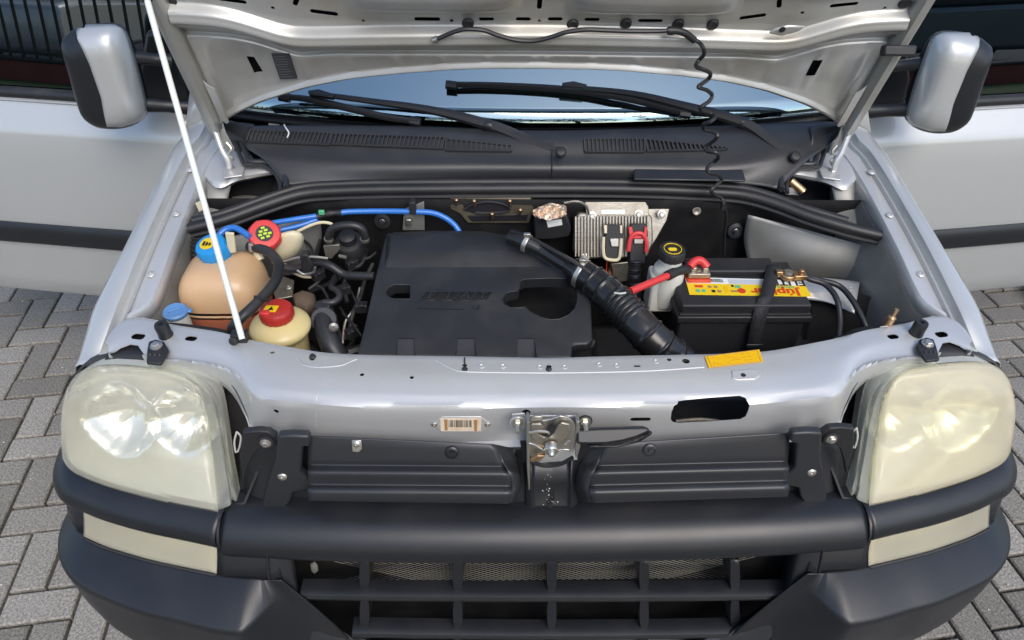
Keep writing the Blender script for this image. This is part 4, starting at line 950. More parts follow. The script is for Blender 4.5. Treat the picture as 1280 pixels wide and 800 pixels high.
# ------------------------------------------------------------------ hood latch
yl = .715
def lp(lst, y=yl): return [P(u, v, y=y) for u, v in lst]
la = mk('latch', prism(lp([(661, 528), (668, 521), (677, 521), (679, 526), (690, 524), (700, 520), (710, 522), (719, 530), (721, 545), (717, 560), (712, 565), (700, 560), (694, 568), (684, 566), (676, 572), (664, 574), (660, 560)], .722), (0, .004, 0)), STEEL, van, bevel=.001)
mk('side_plate', prism(lp([(658, 515), (661, 514), (662, 575), (662, 598), (660, 600), (658, 572)], .738), (0, -.022, 0)), STEEL, la, bevel=.0008)
mk('side_plate', prism(lp([(719, 517), (723, 516), (724, 548), (720, 562), (718, 560)], .738), (0, -.018, 0)), STEEL, la, bevel=.0008)
mk('claw', prism(lp([(664, 531), (676, 530), (680, 534), (681, 539), (672, 543), (680, 547), (688, 544), (696, 534), (702, 529), (712, 531), (714, 540), (706, 552), (692, 560), (674, 556), (664, 548)], .716), (0, .004, 0)), ALU, la, bevel=.0012)
mk('claw_edge', tube(lp([(661, 541), (672, 539), (684, 540), (686, 542)], .711), .0022, 8, 16), STEEL, la)
mk('claw_slot_shade', prism(lp([(687, 534), (692, 530), (697, 532), (693, 541), (686, 547), (682, 546)], .7135), (0, .002, 0)), BLACKP, la)  # black patch on the claw, the slot's shade given as colour
mk('pivot_pin', cat(lathe([(.0115, -.006), (.0115, .004), (.010, .006), (.006, .006), (.005, .012), (.003, .014), (0, .014)], P(689, 561, y=.708), (0, -1, -.1), 18)), STEEL, la)
mk('spring_leg', tube(lp([(661, 554), (668, 556), (676, 561), (682, 564)], .706), .0016, 6, 12), STEEL, la)
mk('spring_leg', tube(lp([(697, 563), (706, 562), (712, 562), (714, 556), (711, 551), (707, 556)], .706), .0014, 6, 24), STEEL, la)
mk('lower_hook', prism(lp([(662, 577), (672, 570), (682, 570), (676, 576), (666, 578)], .71), (0, .006, 0)), BRASS, la, bevel=.001)
for u, v in ((647, 527), (731, 526)):
    c = P(u, v, y=.742); w2 = mk('stud_washer', lathe([(.012, 0), (.012, .002), (0, .002)], c, (0, -1, .1), 18), BLACK if u > 700 else SILVER_IN, la); bolt(c+Vector((0, -.002, 0)), (0, -1, .1), .0068, la, STEEL)
    mk('stud', lathe([(.004, 0), (.004, .018), (0, .019)], c+Vector((0, -.003, 0)), (0, -1, -.1), 10), STEEL, la)
mk('latch_base', prism(lp([(640, 518), (656, 517), (657, 536), (640, 536)], .748), (0, .003, 0)), SILVER_IN, la, bevel=.001)
mk('latch_back', prism(lp([(662, 520), (720, 520), (722, 575), (664, 580)], .742), (0, .003, 0)), SILVER_IN, la, bevel=.001)
hn = Vector((0, -.75, .66)).normalized(); ho2 = P(760, 545, y=.716)
hpl = lambda u, v, h=0: P(u, v, pl=(ho2+hn*h, hn))
mk('release_handle', prism([hpl(u, v) for u, v in ((721, 537), (750, 535.5), (785, 534.5), (806, 534), (813, 536), (810, 541), (796, 547), (778, 552), (758, 555), (736, 555.5), (721, 555))], -hn*.022), PLAST, la, bevel=.004, bseg=3)
mk('handle_groove', prism([hpl(u, v, -.004) for u, v in ((735, 556), (770, 556), (795, 549), (815, 538), (816, 543), (800, 553), (770, 560), (735, 561))], -hn*.015), PLAST, la, bevel=.003)
mk('cable_strip', tube(lp([(663, 576), (680, 582), (700, 580), (716, 572)], .722), .0035, 8, 24), PLAST, la)
mk('latch_shade_plate', prism(lp([(650, 552), (760, 552), (730, 580), (655, 582)], .75), (0, .003, 0)), BLACK, la)  # black plate added as the shade beneath the latch
# ------------------------------------------------------------------ doors and mirrors
DA = rad(8)
HX, HY = -.845, 1.642
def D(a, o, z): return Vector((HX-cos(DA)*a-sin(DA)*o, HY+sin(DA)*a-cos(DA)*o, z))
TUM = rad(7.5)
for s in (1, -1):
    prof = [(.425, -.05), (.428, -.012), (.445, -.002), (.50, .004), (.60, .010), (.66, .012), (.78, .010), (.90, .003), (.955, -.002), (.972, -.007), (.985, -.016), (1.02, -.036), (1.035, -.046), (1.04, -.06)]
    rows = []
    for z, o in prof:
        rows.append([S(D(a, o-.012*(1-sin(pi*min(1, a/1.06)))*.6, z), s) for a in np.linspace(0, 1.06, 14)])
    dr = mk('door', loft(rows, 30), SILVER, van, solid=.002, ang=50)
    mk('inner_trim', prism([S(D(a, -.10, z), s) for a, z in ((.02, .44), (1.04, .44), (1.05, 1.03), (.02, 1.03))], S(Vector((sin(DA)*.02, cos(DA)*.02, 0)), s)), PLAST, dr)
    # rubbing strip with a pale lower edge
    zs = [(.695, .008), (.694, .018), (.688, .022), (.672, .026), (.640, .026), (.632, .022), (.628, .010)]
    mk('side_moulding', loft([[S(D(a, o, z), s) for a in np.linspace(.01, 1.05, 8)] for z, o in zs], 20), PLAST, dr, solid=.002)
    # glass, weather strip, frame
    gz = lambda h, o=0: (-.062-sin(TUM)*h+o, 1.035+cos(TUM)*h)
    mk('window_glass', prism([S(D(a, *gz(h)), s) for a, h in ((-.01, 0), (1.0, 0), (.98, .48), (.40, .52), (.03, .24))], S(Vector((sin(DA)*.004, cos(DA)*.004, 0)), s)), SIDEG, dr, smooth=False)
    mk('window_strip', loft([[S(D(a, o, z), s) for a in np.linspace(.0, 1.05, 6)] for z, o in ((1.037, -.045), (1.046, -.042), (1.056, -.047), (1.060, -.060))], 12, 8), RUBBER, dr, solid=.002)
    mk('belt_trim', loft([[S(D(a, o, z), s) for a in np.linspace(.0, 1.05, 6)] for z, o in ((1.030, -.040), (1.033, -.038), (1.036, -.041))], 12), SILVER, dr, solid=.001)
    fr_ = [S(D(a, *gz(h, .008)), s) for a, h in ((-.03, -.02), (-.02, .06), (.02, .26), (.38, .53), (.99, .49), (1.02, .30), (1.02, -.02))]
    mk('window_frame', tube(fr_, .016, 8, 40), BLACK, dr)
    # mirror
    ho_ = [(82, 50), (86, 42), (94, 36), (106, 32), (119, 30), (134, 29), (146, 31), (155, 39), (163, 55), (170, 76), (177, 105), (183, 130), (184, 142), (177, 151), (167, 156), (154, 159), (140, 159), (128, 157), (116, 150), (108, 140), (100, 115), (92, 85)]
    outl = [S(p, s) for p in crom([P(u, v, y=1.585) for u, v in ho_], 56, True)]
    body = pillow(outl, Vector((0, -1, .1)).normalized(), .062, .05, 12, .42)
    mir = mk('side_mirror', body, PLAST, van, ang=60)
    pp = [(95, 38), (106, 33), (119, 29), (146, 29), (157, 42), (166, 66), (172, 90), (187, 132), (188, 146), (170, 159), (150, 163), (134, 164), (131, 145), (127, 122), (118, 96), (112, 80), (104, 62), (97, 48)]
    if s == 1:
        LBp = [(30, 104), (38, 96), (50, 98), (62, 104), (80, 112.5), (96, 118), (122, 127), (145, 131), (158, 134)]; RBp = [(30, 140), (38, 156), (50, 161), (66, 166), (90, 173), (110, 178), (128, 182), (142, 183), (150, 177), (158, 150)]
        cvr = []
        for v in np.linspace(32, 157.5, 30):
            ul = np.interp(v, *zip(*LBp)); ur = np.interp(v, *zip(*RBp)); cvr.append([on(mir, ul+(ur-ul)*k/13, v, .002)[0] for k in range(14)])
    mk('painted_cover', grid([[S(p, s) for p in r] for r in cvr]), SILVER, mir, solid=.0015, off=0, ang=60)
    for (a, b, r) in (((168, 72), (214, 76), .016), ((180, 130), (236, 134), .019)):
        pa, pb = S(P(*a, y=1.60), s), S(P(*b, y=1.63), s)
        mk('mirror_arm', tube([pa, pa.lerp(pb, .5), pb], [r, r*.8, r], 12, 10), PLAST, mir)
    mk('mirror_foot', prism([S(D(a, -.045, z), s) for a, z in ((-.01, 1.035), (.12, 1.035), (.11, 1.12), (.06, 1.22), (.0, 1.22))], S(Vector((sin(DA)*.03, cos(DA)*.03, 0)), s)), PLAST, mir, bevel=.01)
# ------------------------------------------------------------------ rest of the body (outside the picture): pillars, roof, sides, wheels
for s in (1, -1):
    mk('a_pillar', loft([[S(p, s) for p in r] for r in ([Vector((-.80, 1.56, 1.03)), Vector((-.78, 1.75, 1.20)), Vector((-.68, 2.28, 1.62))], [Vector((-.745, 1.60, 1.07)), Vector((-.72, 1.78, 1.22)), Vector((-.65, 2.28, 1.63))])], 14), SILVER, van, solid=.03)
    mk('body_side', cat(prism([S(Vector((-.84, y, z)), s) for y, z in ((2.72, .3), (5.1, .3), (5.12, 1.0), (2.72, 1.0))], (s*.05, 0, 0)), prism([S(Vector((-.82, y, z)), s) for y, z in ((2.72, 1.0), (5.12, 1.0), (5.0, 1.75), (2.72, 1.75))], (s*.05, 0, 0)), prism([S(Vector((-.80, y, z)), s) for y, z in ((1.62, .25), (2.72, .25), (2.72, .38), (1.62, .38))], (s*.08, 0, 0))), SILVER, van, bevel=.02)
    for y in (1.17, 4.3):
        w_ = mk('wheel', lathe([(.19, -.09), (.29, -.095), (.31, -.07), (.312, 0), (.31, .07), (.29, .095), (.19, .09)], (-s*.70, y, .312), (1, 0, 0), 36), RUBBER, van)
        mk('rim', lathe([(.20, -.07), (.19, .02), (.10, .045), (.05, .05), (0, .05)], (-s*.72, y, .312), (-s, 0, 0), 24), ALU, w_)
mk('roof', loft([[Vector((x, y, z-.05*(x/.7)**2)) for x in np.linspace(-.70, .70, 9)] for y, z in ((2.22, 1.66), (2.6, 1.76), (3.6, 1.80), (5.05, 1.76))], 20, 12), SILVER, van, solid=.02)
mk('rear_door', box((0, 5.1, 1.05), (1.6, .05, 1.4)), SILVER, van, bevel=.02)
mk('cabin_floor', box((0, 3.3, .36), (1.5, 3.5, .04)), BLACK, van)
# ------------------------------------------------------------------ engine bay: things that lift out
# --- engine cover
ZC0, ZC1 = .895, .925
cpl = (P(446, 442, z=ZC0), None)
_a, _b = P(446, 442, z=ZC0), P(740, 443, z=ZC0); _c = P(560, 288, z=ZC1+.01)
cn = (_b-_a).cross(_c-_a).normalized(); cn = cn if cn.z > 0 else -cn
def CP(u, v, h=0): return P(u, v, pl=(_a+cn*h, cn))
ec = thing('engine_cover', CP(590, 380)-cn*.1, 'textured black plastic engine cover with raised FIAT lettering and a large rounded cutout', 'engine cover')
ol = [(446, 443), (455, 408), (468, 350), (480, 300), (483, 293), (493, 289), (540, 287), (606, 288), (640, 294), (662, 304), (700, 322), (727, 336), (737, 348), (739, 380), (741, 424), (735, 430), (718, 430), (715, 434), (715, 447)]
body = mk('cover', prism([CP(u, v)-cn*.024 for u, v in ol], cn*.024), COVER, ec, bevel=.005, bseg=3)
big = [CP(u, v) for u, v in ((649, 360), (650, 352), (656, 349), (690, 348), (716, 349), (722, 354), (722, 376), (719, 386), (711, 394), (700, 399), (688, 400), (676, 397), (662, 390), (656, 384), (650, 385), (638, 385), (630, 380), (628, 374), (631, 368), (637, 365), (646, 364))]
dsh = [CP(u, v) for u, v in ((513, 356), (513, 374), (492, 374), (485, 371), (482, 366), (485, 360), (493, 356))]
cuts = [prism([p-cn*.08 for p in h], cn*.12) for h in (big, dsh)]
for u0, u1 in ((497, 517), (572, 593), (648, 668)):
    q = [CP(u, v) for u, v in ((u0, 423), (u1, 423), (u1+4, 452), (u0-4, 452))]; cuts.append(prism([q[0]-cn*.002, q[1]-cn*.002, q[2]-cn*.022, q[3]-cn*.022], cn*.05))
cutout(body, cuts)
body.data.set_sharp_from_angle(angle=rad(30))
for k, h in enumerate((big, dsh)):
    mk('well_rim', tube([p+cn*.0002 for p in h+[h[0]]], .0012, 6), COVER, ec)
# raised rear plateau with a sloping front face
pa = [CP(u, v, .012) for u, v in ((489, 294), (560, 291), (606, 292), (655, 305), (664, 315), (486, 315))]; pb = [CP(u, v, -.001) for u, v in ((483, 292), (560, 288), (606, 289), (662, 304), (697, 335), (480, 336))]
V = pb+pa; n = 6; mk('plateau', (V, [list(range(n, 2*n))]+[(i, (i+1) % n, n+(i+1) % n, n+i) for i in range(n)]), COVER, ec, bevel=.004, bseg=3)
# lettering: four leaning tiles F I A T, rule and number below
tex = (CP(620, 380)-CP(500, 380)).normalized(); tey = cn.cross(tex).normalized()
sz = (CP(612, 370)-CP(528, 370)).length
tiles = []
for k, chh in enumerate('FIAT'):
    c = CP(538+21.3*k, 370.5, 0); w_ = sz*.115; hh = .0125; sh_ = .006
    mk('letter_tile', prism([c-tex*w_-tey*hh-tex*sh_, c+tex*w_-tey*hh-tex*sh_, c+tex*w_+tey*hh+tex*sh_, c-tex*w_+tey*hh+tex*sh_], cn*.0012), GLOSSB, ec, bevel=.0005)
    text('letter', chh, COVER, ec, c+cn*.0022, tex, tey, .026, .002, shear=.22, sx=1.15)
mk('rule', tube([CP(522, 385, .0006), CP(580, 386.5, .0006)], .0011, 6), GLOSSB, ec)
text('number', '1.8', COVER, ec, CP(594, 384, .0012), tex, tey, .014, .0018, shear=.22)
# --- air intake duct
dp = [(638, 296, .965), (652, 301, .965), (680, 315, .955), (705, 330, .945), (735, 347, .935), (760, 367, .925), (785, 392, .91), (806, 415, .895), (828, 436, .87), (850, 452, .84)]
dpts = crom([P(u, v, z=z) for u, v, z in dp], 320)
it = thing('intake_duct', P(760, 367, z=.85), 'glossy black corrugated air intake duct running past the engine cover', 'air duct')
def drad(f):
    base = np.interp(f, [0, .10, .16, .30, .36, .5, 1], [.017, .017, .013, .014, .028, .032, .037])
    for c_, a_ in ((.45, .003), (.52, .003), (.585, .0035), (.61, .0035), (.635, .0035), (.66, .0035), (.685, .0035), (.71, .0035), (.80, .003), (.87, .003), (.94, .003)):
        base += a_*math.exp(-((f-c_)/.006)**2)
    return base
mk('duct', tube(dpts, drad, 24), GLOSSB, it)
for f in (.09, .385):
    i = int(f*319); t = (dpts[i+1]-dpts[i]).normalized(); r = drad(f)+.0015
    mk('hose_clamp', cat(lathe([(r, -.005), (r+.001, -.004), (r+.001, .004), (r, .005)], dpts[i], t, 28), box(dpts[i]+Vector((0, -.004, r+.004)), (.014, .008, .007))), STEEL, it, bevel=.0008)
mk('cable_tie', tube([P(782, 366, z=.965), P(775, 367, z=.968), P(768, 366, z=.966)], .0018, 6), WHITET, it)
mk('loom', tube([P(668, 300, z=.972), P(690, 312, z=.972), P(712, 324, z=.968), P(730, 336, z=.962), P(742, 345, z=.955)], .0042, 8, 30), HOSE, it)
# --- battery
BZ = .898
def BPt(u, v, z=BZ): return P(u, v, z=z)
bx0, bx1 = BPt(853, 376).x, BPt(1016, 376).x; by0, by1 = 1.092, 1.245
bcx = (bx0+bx1)/2; bw = bx1-bx0
bat = thing('car_battery', (bcx, (by0+by1)/2, .70), 'black car battery with yellow top label, held by a webbing strap', 'battery')
mk('case', box((bcx, (by0+by1)/2, .775), (bw-.004, by1-by0, .15)), BLACK, bat, bevel=.006)
mk('case_rim', box((bcx, (by0+by1)/2, .857), (bw+.012, by1-by0+.014, .016)), BLACK, bat, bevel=.003)
mk('lid', cat(box((bcx, (by0+by1)/2, .876), (bw, by1-by0, .028)), box((bcx-.006, by1-.028, BZ-.003), (bw*.72, .05, .016))), BLACK, bat, bevel=.004, bseg=3)
mk('lid_ledge', box((bcx, (by0+by1)/2-.001, .8672), (bw+.004, by1-by0+.006, .006)), BLACK, bat, bevel=.001)
LZ = .8908
lq = [P(u, v, z=LZ) for u, v in ((856, 346.5), (1002, 350.5), (1015, 371), (862, 368.5))]
lab = mk('label', prism(lq, (0, 0, .0006)), YELLOW, bat)
def LQ(a, b, h=.0009): return (lq[0].lerp(lq[1], a)).lerp(lq[3].lerp(lq[2], a), b)+Vector((0, 0, h))
mk('white_band', prism([LQ(0, .01), LQ(1, .01), LQ(1, .36), LQ(0, .36)], (0, 0, .0002)), WHITEP, lab)
mk('grey_band', prism([LQ(.36, .08, .0012), LQ(.78, .08, .0012), LQ(.78, .36, .0012), LQ(.36, .36, .0012)], (0, 0, .0002)), GREYP, lab)
ex_, ey_ = (lq[0]-lq[1]).normalized(), Vector((0, -1, 0))       # lettering faces the windscreen side
text('lettering', 'ELITE', BLACKP, lab, LQ(.87, .19, .0016), ex_, ey_, .027, .0004, sx=1.1, bold=.02)
text('lettering', 'Júpiter', REDP, lab, LQ(.72, .75, .0014), ex_, ey_, .030, .0004, sx=1.25, bold=.025)
text('lettering', 'advanced', GREENP, lab, LQ(.80, .49, .0014), ex_, ey_, .014, .0004)
bb = []
for k in range(22): bb.append(prism([LQ(.17+.0068*k, .08, .0012), LQ(.17+.0068*k+random.choice((.002, .004)), .08, .0012), LQ(.17+.0068*k+.003, .28, .0012), LQ(.17+.0068*k, .28, .0012)], (0, 0, .0003)))
mk('barcode', cat(*bb), BLACKP, lab, smooth=False, kind='stuff')
for a, b, w_, h_, m_ in ((.06, .46, .07, .13, REDP), (.17, .48, .03, .12, BROWNP), (.22, .48, .03, .12, BROWNP), (.06, .70, .035, .16, GREENP), (.11, .70, .03, .16, GREENP), (.19, .72, .03, .14, BLACKP), (.24, .72, .03, .14, BROWNP), (.30, .50, .035, .35, ORANGE), (.37, .40, .02, .12, BLACKP), (.40, .42, .045, .16, GREENP), (.35, .72, .055, .10, BROWNP)):
    mk('print_block', prism([LQ(a, b), LQ(a+w_, b), LQ(a+w_, b+h_), LQ(a, b+h_)], (0, 0, .0003)), m_, lab, smooth=False)
mk('seal_mark', lathe([(.0085, 0), (.0085, .0004), (0, .0004)], LQ(.44, .74), n=20), REDP, lab)
text('case_number', 'A13225', PLASTG, bat, Vector((bcx-.03, by0-.0075, .8565)), (1, 0, 0), (0, 0, 1), .013, .001)
# strap
stp = [P(968, 331, z=BZ+.008), P(964, 345, z=BZ+.006), P(959, 368, z=BZ+.002), P(955, 377, z=BZ-.004), P(949, 398, y=by0-.010), P(943, 430, y=by0-.014), P(942, 442, y=by0-.006)]
pt_ = crom(stp, 40); wv = Vector((.0145, 0, 0)); 
mk('strap', grid([[p-wv, p, p+wv] for p in pt_]), WEB, bat, solid=.0018)
mk('strap_buckle', box(P(943, 432, y=by0-.016), (.036, .006, .010)), PLAST, bat, bevel=.002)
# terminals
ng = BPt(985, 343, .905)
tm = mk('negative_terminal', lathe([(.0105, -.012), (.0095, .006), (.0085, .008), (0, .008)], ng, n=20), ALU, bat)
mk('clamp', cat(lathe([(.015, -.008), (.0155, .002), (.0115, .003), (.0112, -.008)], ng, n=22), box(ng+Vector((.024, -.002, -.002)), (.026, .020, .012)), box(ng+Vector((-.018, .004, 0)), (.014, .012, .014)), lathe([(.006, 0), (.006, .010), (0, .011)], ng+Vector((.026, -.002, .003)), n=6)), BRASS, tm, bevel=.0015)
ps_ = BPt(872, 338, .905)
tp = mk('positive_terminal', lathe([(.010, -.012), (.0095, .006), (0, .007)], ps_, n=20), ALU, bat)
mk('clamp', cat(box(ps_+Vector((0, -.004, -.002)), (.046, .030, .012)), box(ps_+Vector((-.012, -.002, .008)), (.014, .016, .010)), box(ps_+Vector((.014, -.002, .007)), (.012, .016, .009)), lathe([(.005, 0), (.005, .010), (0, .011)], ps_+Vector((-.012, 0, .012)), n=6)), ALU, tp, bevel=.002)
mk('clamp_insulator', box(ps_+Vector((0, -.012, -.012)), (.050, .028, .008)), REDP, tp, bevel=.002)
# leads
ld = thing('negative_cable', P(1040, 370, z=.85), 'pair of black cables looping from the brass battery clamp to the wing', 'cable')
mk('cable', tube([ng+Vector((.036, -.002, -.002)), P(1012, 349, z=.90), P(1032, 356, z=.895), P(1046, 374, z=.885), P(1050, 400, z=.86), P(1048, 425, z=.84)], .006, 10, 40), HOSE, ld)
mk('cable', tube([ng+Vector((.036, .004, -.003)), P(1020, 349, z=.90), P(1048, 357, z=.89), P(1066, 376, z=.88), P(1080, 402, z=.86), P(1086, 420, z=.84)], .006, 10, 40), HOSE, ld)
pd = thing('positive_cable', P(815, 352, z=.85), 'red sleeved battery cable joined to the positive clamp beside the intake duct', 'cable')
mk('red_sleeve', tube([P(788, 364, z=.935), P(805, 357, z=.932), P(836, 344, z=.925)], .0075, 12, 12), REDC, pd)
mk('black_end', tube([P(834, 345, z=.925), P(846, 339, z=.922), P(856, 337, z=.918), ps_+Vector((-.02, 0, 0))], .0105, 12, 16), BLACK, pd)
mk('red_boot', tube([P(862, 334, z=.918), P(868, 327, z=.925), P(876, 326, z=.925), P(884, 334, z=.915)], .009, 10, 16), REDC, pd)
# --- brake fluid reservoir
bq = P(840, 345, z=.90)
bf = thing('brake_fluid_reservoir', bq-Vector((0, 0, .1)), 'pale brake fluid reservoir with black ribbed cap showing a yellow symbol', 'fluid reservoir')
bb_ = P(838, 325, z=.935); 
mk('tank', cat(lathe([(.030, -.10), (.034, -.06), (.034, -.02), (.030, -.006), (.024, 0), (.024, .02)], bb_-Vector((0, 0, .012)), (0, 0, 1), 28), box(bb_+Vector((-.006, -.0, -.075)), (.062, .052, .09))), WHITET, bf, bevel=.006)
bc_ = bb_+Vector((0, 0, .008))
cp = mk('cap', lathe([(.027, 0), (.027, .018), (.025, .021), (.020, .021), (.019, .019), (0, .019)], bc_, (0, -.05, 1), 48, mod=lambda a, z: 1+.018*(1 if sin(24*a) > 0 else -1)*(1 if z < .02 else 0)), BLACK, bf)
mk('cap_ring', lathe([(.0185, .0200), (.0185, .0216), (.0172, .0216), (.0172, .0200), (.0185, .0200)], bc_, (0, -.05, 1), 28), YELLOW, cp)
mk('cap_symbol', lathe([(.007, .0190), (.007, .0200), (0, .0200)], bc_, (0, -.05, 1), 18, mod=lambda a, z: 1+.3*cos(2*a)), YELLOW, cp)
# --- engine control unit on the bulkhead
en = Vector((0, -.90, .43)).normalized(); eo = P(760, 290, y=1.318)
def EP(u, v, h=0): return P(u, v, pl=(eo+en*h, en))
eu = thing('engine_control_unit', eo-Vector((0, 0, .06)), 'finned aluminium control unit with cream and red plug levers on the bulkhead', 'control unit')
mk('body', prism([EP(u, v, -.03) for u, v in ((716, 272), (722, 264), (806, 264), (812, 270), (813, 300), (806, 318), (790, 320), (722, 321), (715, 312))], en*.03), ALU, eu, bevel=.004)
for k in range(24):
    u = 719+k*3.9; v1 = 320
    if 752 < u < 780: v1 = 286
    if u > 783: v1 = 283
    mk('fin', prism([EP(u-1.0, 270, 0), EP(u+1.0, 270, 0), EP(u+1.0, v1, 0), EP(u-1.0, v1, 0)], en*.010), ALU, eu, bevel=.0006)
mk('mount_plate', prism([EP(u, v, .001) for u, v in ((731, 252), (806, 252), (810, 258), (811, 269), (733, 269))], en*.003), ALU, eu, bevel=.001)
mk('bracket', prism([EP(u, v, -.012) for u, v in ((806, 256), (822, 253), (837, 258), (833, 275), (820, 298), (811, 312), (808, 300))], en*.004), ALU, eu, bevel=.0015)
mk('label', prism([EP(u, v, .0045) for u, v in ((751.5, 262), (781, 262), (781, 267.5), (751.5, 267.5))], en*.0006), WHITEP, eu)
mk('label', prism([EP(u, v, .0045) for u, v in ((751.5, 256), (778, 255.5), (778, 261), (752, 261))], en*.0006), ALU, eu)
for u, v in ((740, 270), (798, 268), (827, 268), (731, 322)): bolt(EP(u, v, .004), en, .0065, eu, STEEL)
# cream lever plug
pk = mk('plug_housing', prism([EP(u, v, .008) for u, v in ((756, 280), (777, 280), (778, 290), (775, 322), (771, 326), (758, 325), (754, 318))], en*.018), BLACK, eu, bevel=.002)
mk('cream_lever', tube([EP(u, v, .030) for u, v in ((754.5, 296), (754, 312), (756, 322), (764, 325), (773, 324), (775.5, 314), (776.5, 298))], .0038, 8, 40), CREAM, pk)
mk('latch_tongue', prism([EP(u, v, .027) for u, v in ((762, 298), (773, 298), (773, 308), (764, 308))], en*.004), STEEL, pk, bevel=.001)
mk('lever_ear', prism([EP(u, v, .020) for u, v in ((754, 281), (758, 281), (758, 291), (754.5, 291))], en*.010), CREAM, pk, bevel=.001)
mk('lever_ear', prism([EP(u, v, .020) for u, v in ((774, 281), (777, 281), (777, 291), (774, 291))], en*.010), CREAM, pk, bevel=.001)
pr_ = mk('plug_housing', prism([EP(u, v, .008) for u, v in ((787, 279), (807, 279), (808, 292), (804, 328), (785, 328), (786, 292))], en*.018), BLACK, eu, bevel=.002)
mk('red_lever', tube([EP(u, v, .031) for u, v in ((785.5, 314), (787, 302), (790, 295), (797, 291.5), (804, 294), (808, 303), (807.5, 315))], .005, 8, 40), REDC, pr_)
mk('red_frame', cat(prism([EP(u, v, .024) for u, v in ((785, 283), (789, 283), (791, 292), (804, 292), (805, 283), (808, 283), (808, 294), (803, 298), (790, 298), (786, 294))], en*.007)), REDC, pr_, bevel=.001)
mk('latch_tongue', prism([EP(u, v, .030) for u, v in ((793, 299), (804, 299), (803, 304), (793, 304))], en*.002), STEEL, pr_)
mk('cable_loom', tube([EP(794, 324, .02), P(793, 340, y=1.27), P(794, 360, y=1.26), P(792, 385, y=1.25)], lambda f: .0135+.0022*sin(f*110), 14, 60), HOSE, pr_)
for k, m_ in enumerate((REDP, BLACK, BROWNP, REDP)):
    mk('wire', tube([EP(759+k*2.2, 326, .014), P(758+k*2.4, 336, y=1.285), P(757+k*2, 350, y=1.27)], .0016, 6, 10), m_, pk)
mk('support_bracket', prism([P(u, v, y=1.27) for u, v in ((764, 330), (785, 328), (788, 350), (768, 354))], (0, .004, 0)), ALU, eu, bevel=.001)
# --- relay box with foil
rx = P(700, 285, y=1.315)
rl = thing('relay_box', rx-Vector((0, 0, .05)), 'black relay box with white sticker and crumpled foil on top', 'relay box')
mk('box_body', prism([P(u, v, y=1.315) for u, v in ((668, 272), (690, 274), (708, 268), (714, 286), (712, 296), (690, 300), (668, 300))], (0, .05, 0)), BLACK, rl, bevel=.004)
mk('sticker', prism([P(u, v, y=1.3135) for u, v in ((683, 276), (702, 274), (703, 281), (685, 284.5))], (0, .001, 0)), WHITEP, rl)
random.seed(5); rws = []
for i in range(9):
    f = i/8; row = []
    for j in range(14):
        g = j/13; u = 666+42*g; v = (262-9*sin(pi*g*.8)+2*random.random())*(1-f)+(268+6*sin(pi*g)+2*random.random())*f; row.append(P(u, v, y=1.325-.03*f+random.uniform(-.006, .006)))
    rws.append(row)
mk('foil', grid(rws), FOIL, rl, solid=.001, ang=20)
mk('earth_wire', tube([P(u, v, y=1.30) for u, v in ((705, 254), (718, 252), (728, 254), (734, 260), (736, 268))], .0028, 6, 20), STEEL, rl)
# --- bulkhead frame / vent behind the cover
vf_ = mk('bulkhead_vent', prism([P(u, v, y=1.345) for u, v in ((562, 249), (664, 248), (668, 262), (662, 280), (584, 280), (574, 268), (562, 262))], (0, .01, 0)), MAT('olive_metal', (.14, .12, .08), .5, .4, var=.5, vscale=30), van, bevel=.004)
mk('recess_shade', prism([P(u, v, y=1.343) for u, v in ((578, 254), (600, 251), (630, 251), (640, 258), (630, 266), (600, 268), (582, 264))], (0, .004, 0)), BLACKP, vf_, bevel=.001)  # black plate on the vent face, painted as the shade of a recess
mk('vent_cable', tube([P(u, v, y=1.34) for u, v in ((580, 262), (592, 255), (612, 252), (632, 256), (636, 263), (616, 266), (594, 266))], .003, 8, 40), HOSE, vf_)
mk('recess_shade', prism([P(u, v, y=1.343) for u, v in ((584, 270), (660, 268), (658, 276), (590, 277))], (0, .004, 0)), BLACKP, vf_, bevel=.001)  # second black plate, recess shade put into the colour
for u, v in ((571, 252), (593, 253), (637, 253), (650, 264), (615, 269)):
    mk('stud', cat(lathe([(.0032, 0), (.0032, .022), (0, .023)], P(u, v+4, y=1.338), (0, -.5, .9), 10)), BRASS, vf_)
cb = mk('clip_bracket', prism([P(u, v, y=1.335) for u, v in ((505, 262), (530, 252), (531, 288), (503, 288))], (0, .004, 0)), DIRTY, van, bevel=.001)
mk('pipe_clip', box(P(516, 258, y=1.32), (.014, .02, .03)), BLACK, cb, bevel=.002)
mk('clip_foot', box(P(511, 277, y=1.33), (.012, .01, .016)), STEEL, cb, bevel=.002)
for u, v in ((478, 276), (919, 288)):
    c = P(u, v, y=1.345); mk('insulation_pin', cat(lathe([(.018, 0), (.018, .003), (.010, .005), (.008, .003), (0, .003)], c, (0, -1, .2), 20), lathe([(.005, .002), (.005, .012), (0, .013)], c, (0, -1, .2), 10)), BLACK if u < 500 else PLASTG, van)
    bolt(c+Vector((0, -.005, .001)), (0, -1, .2), .004, van.children[-1] if False else van, STEEL, 'pan', 'pin_head')
bolt(P(871, 264, y=1.345), (0, -1, .2), .009, van, STEEL, 'spot', 'weld_nut')
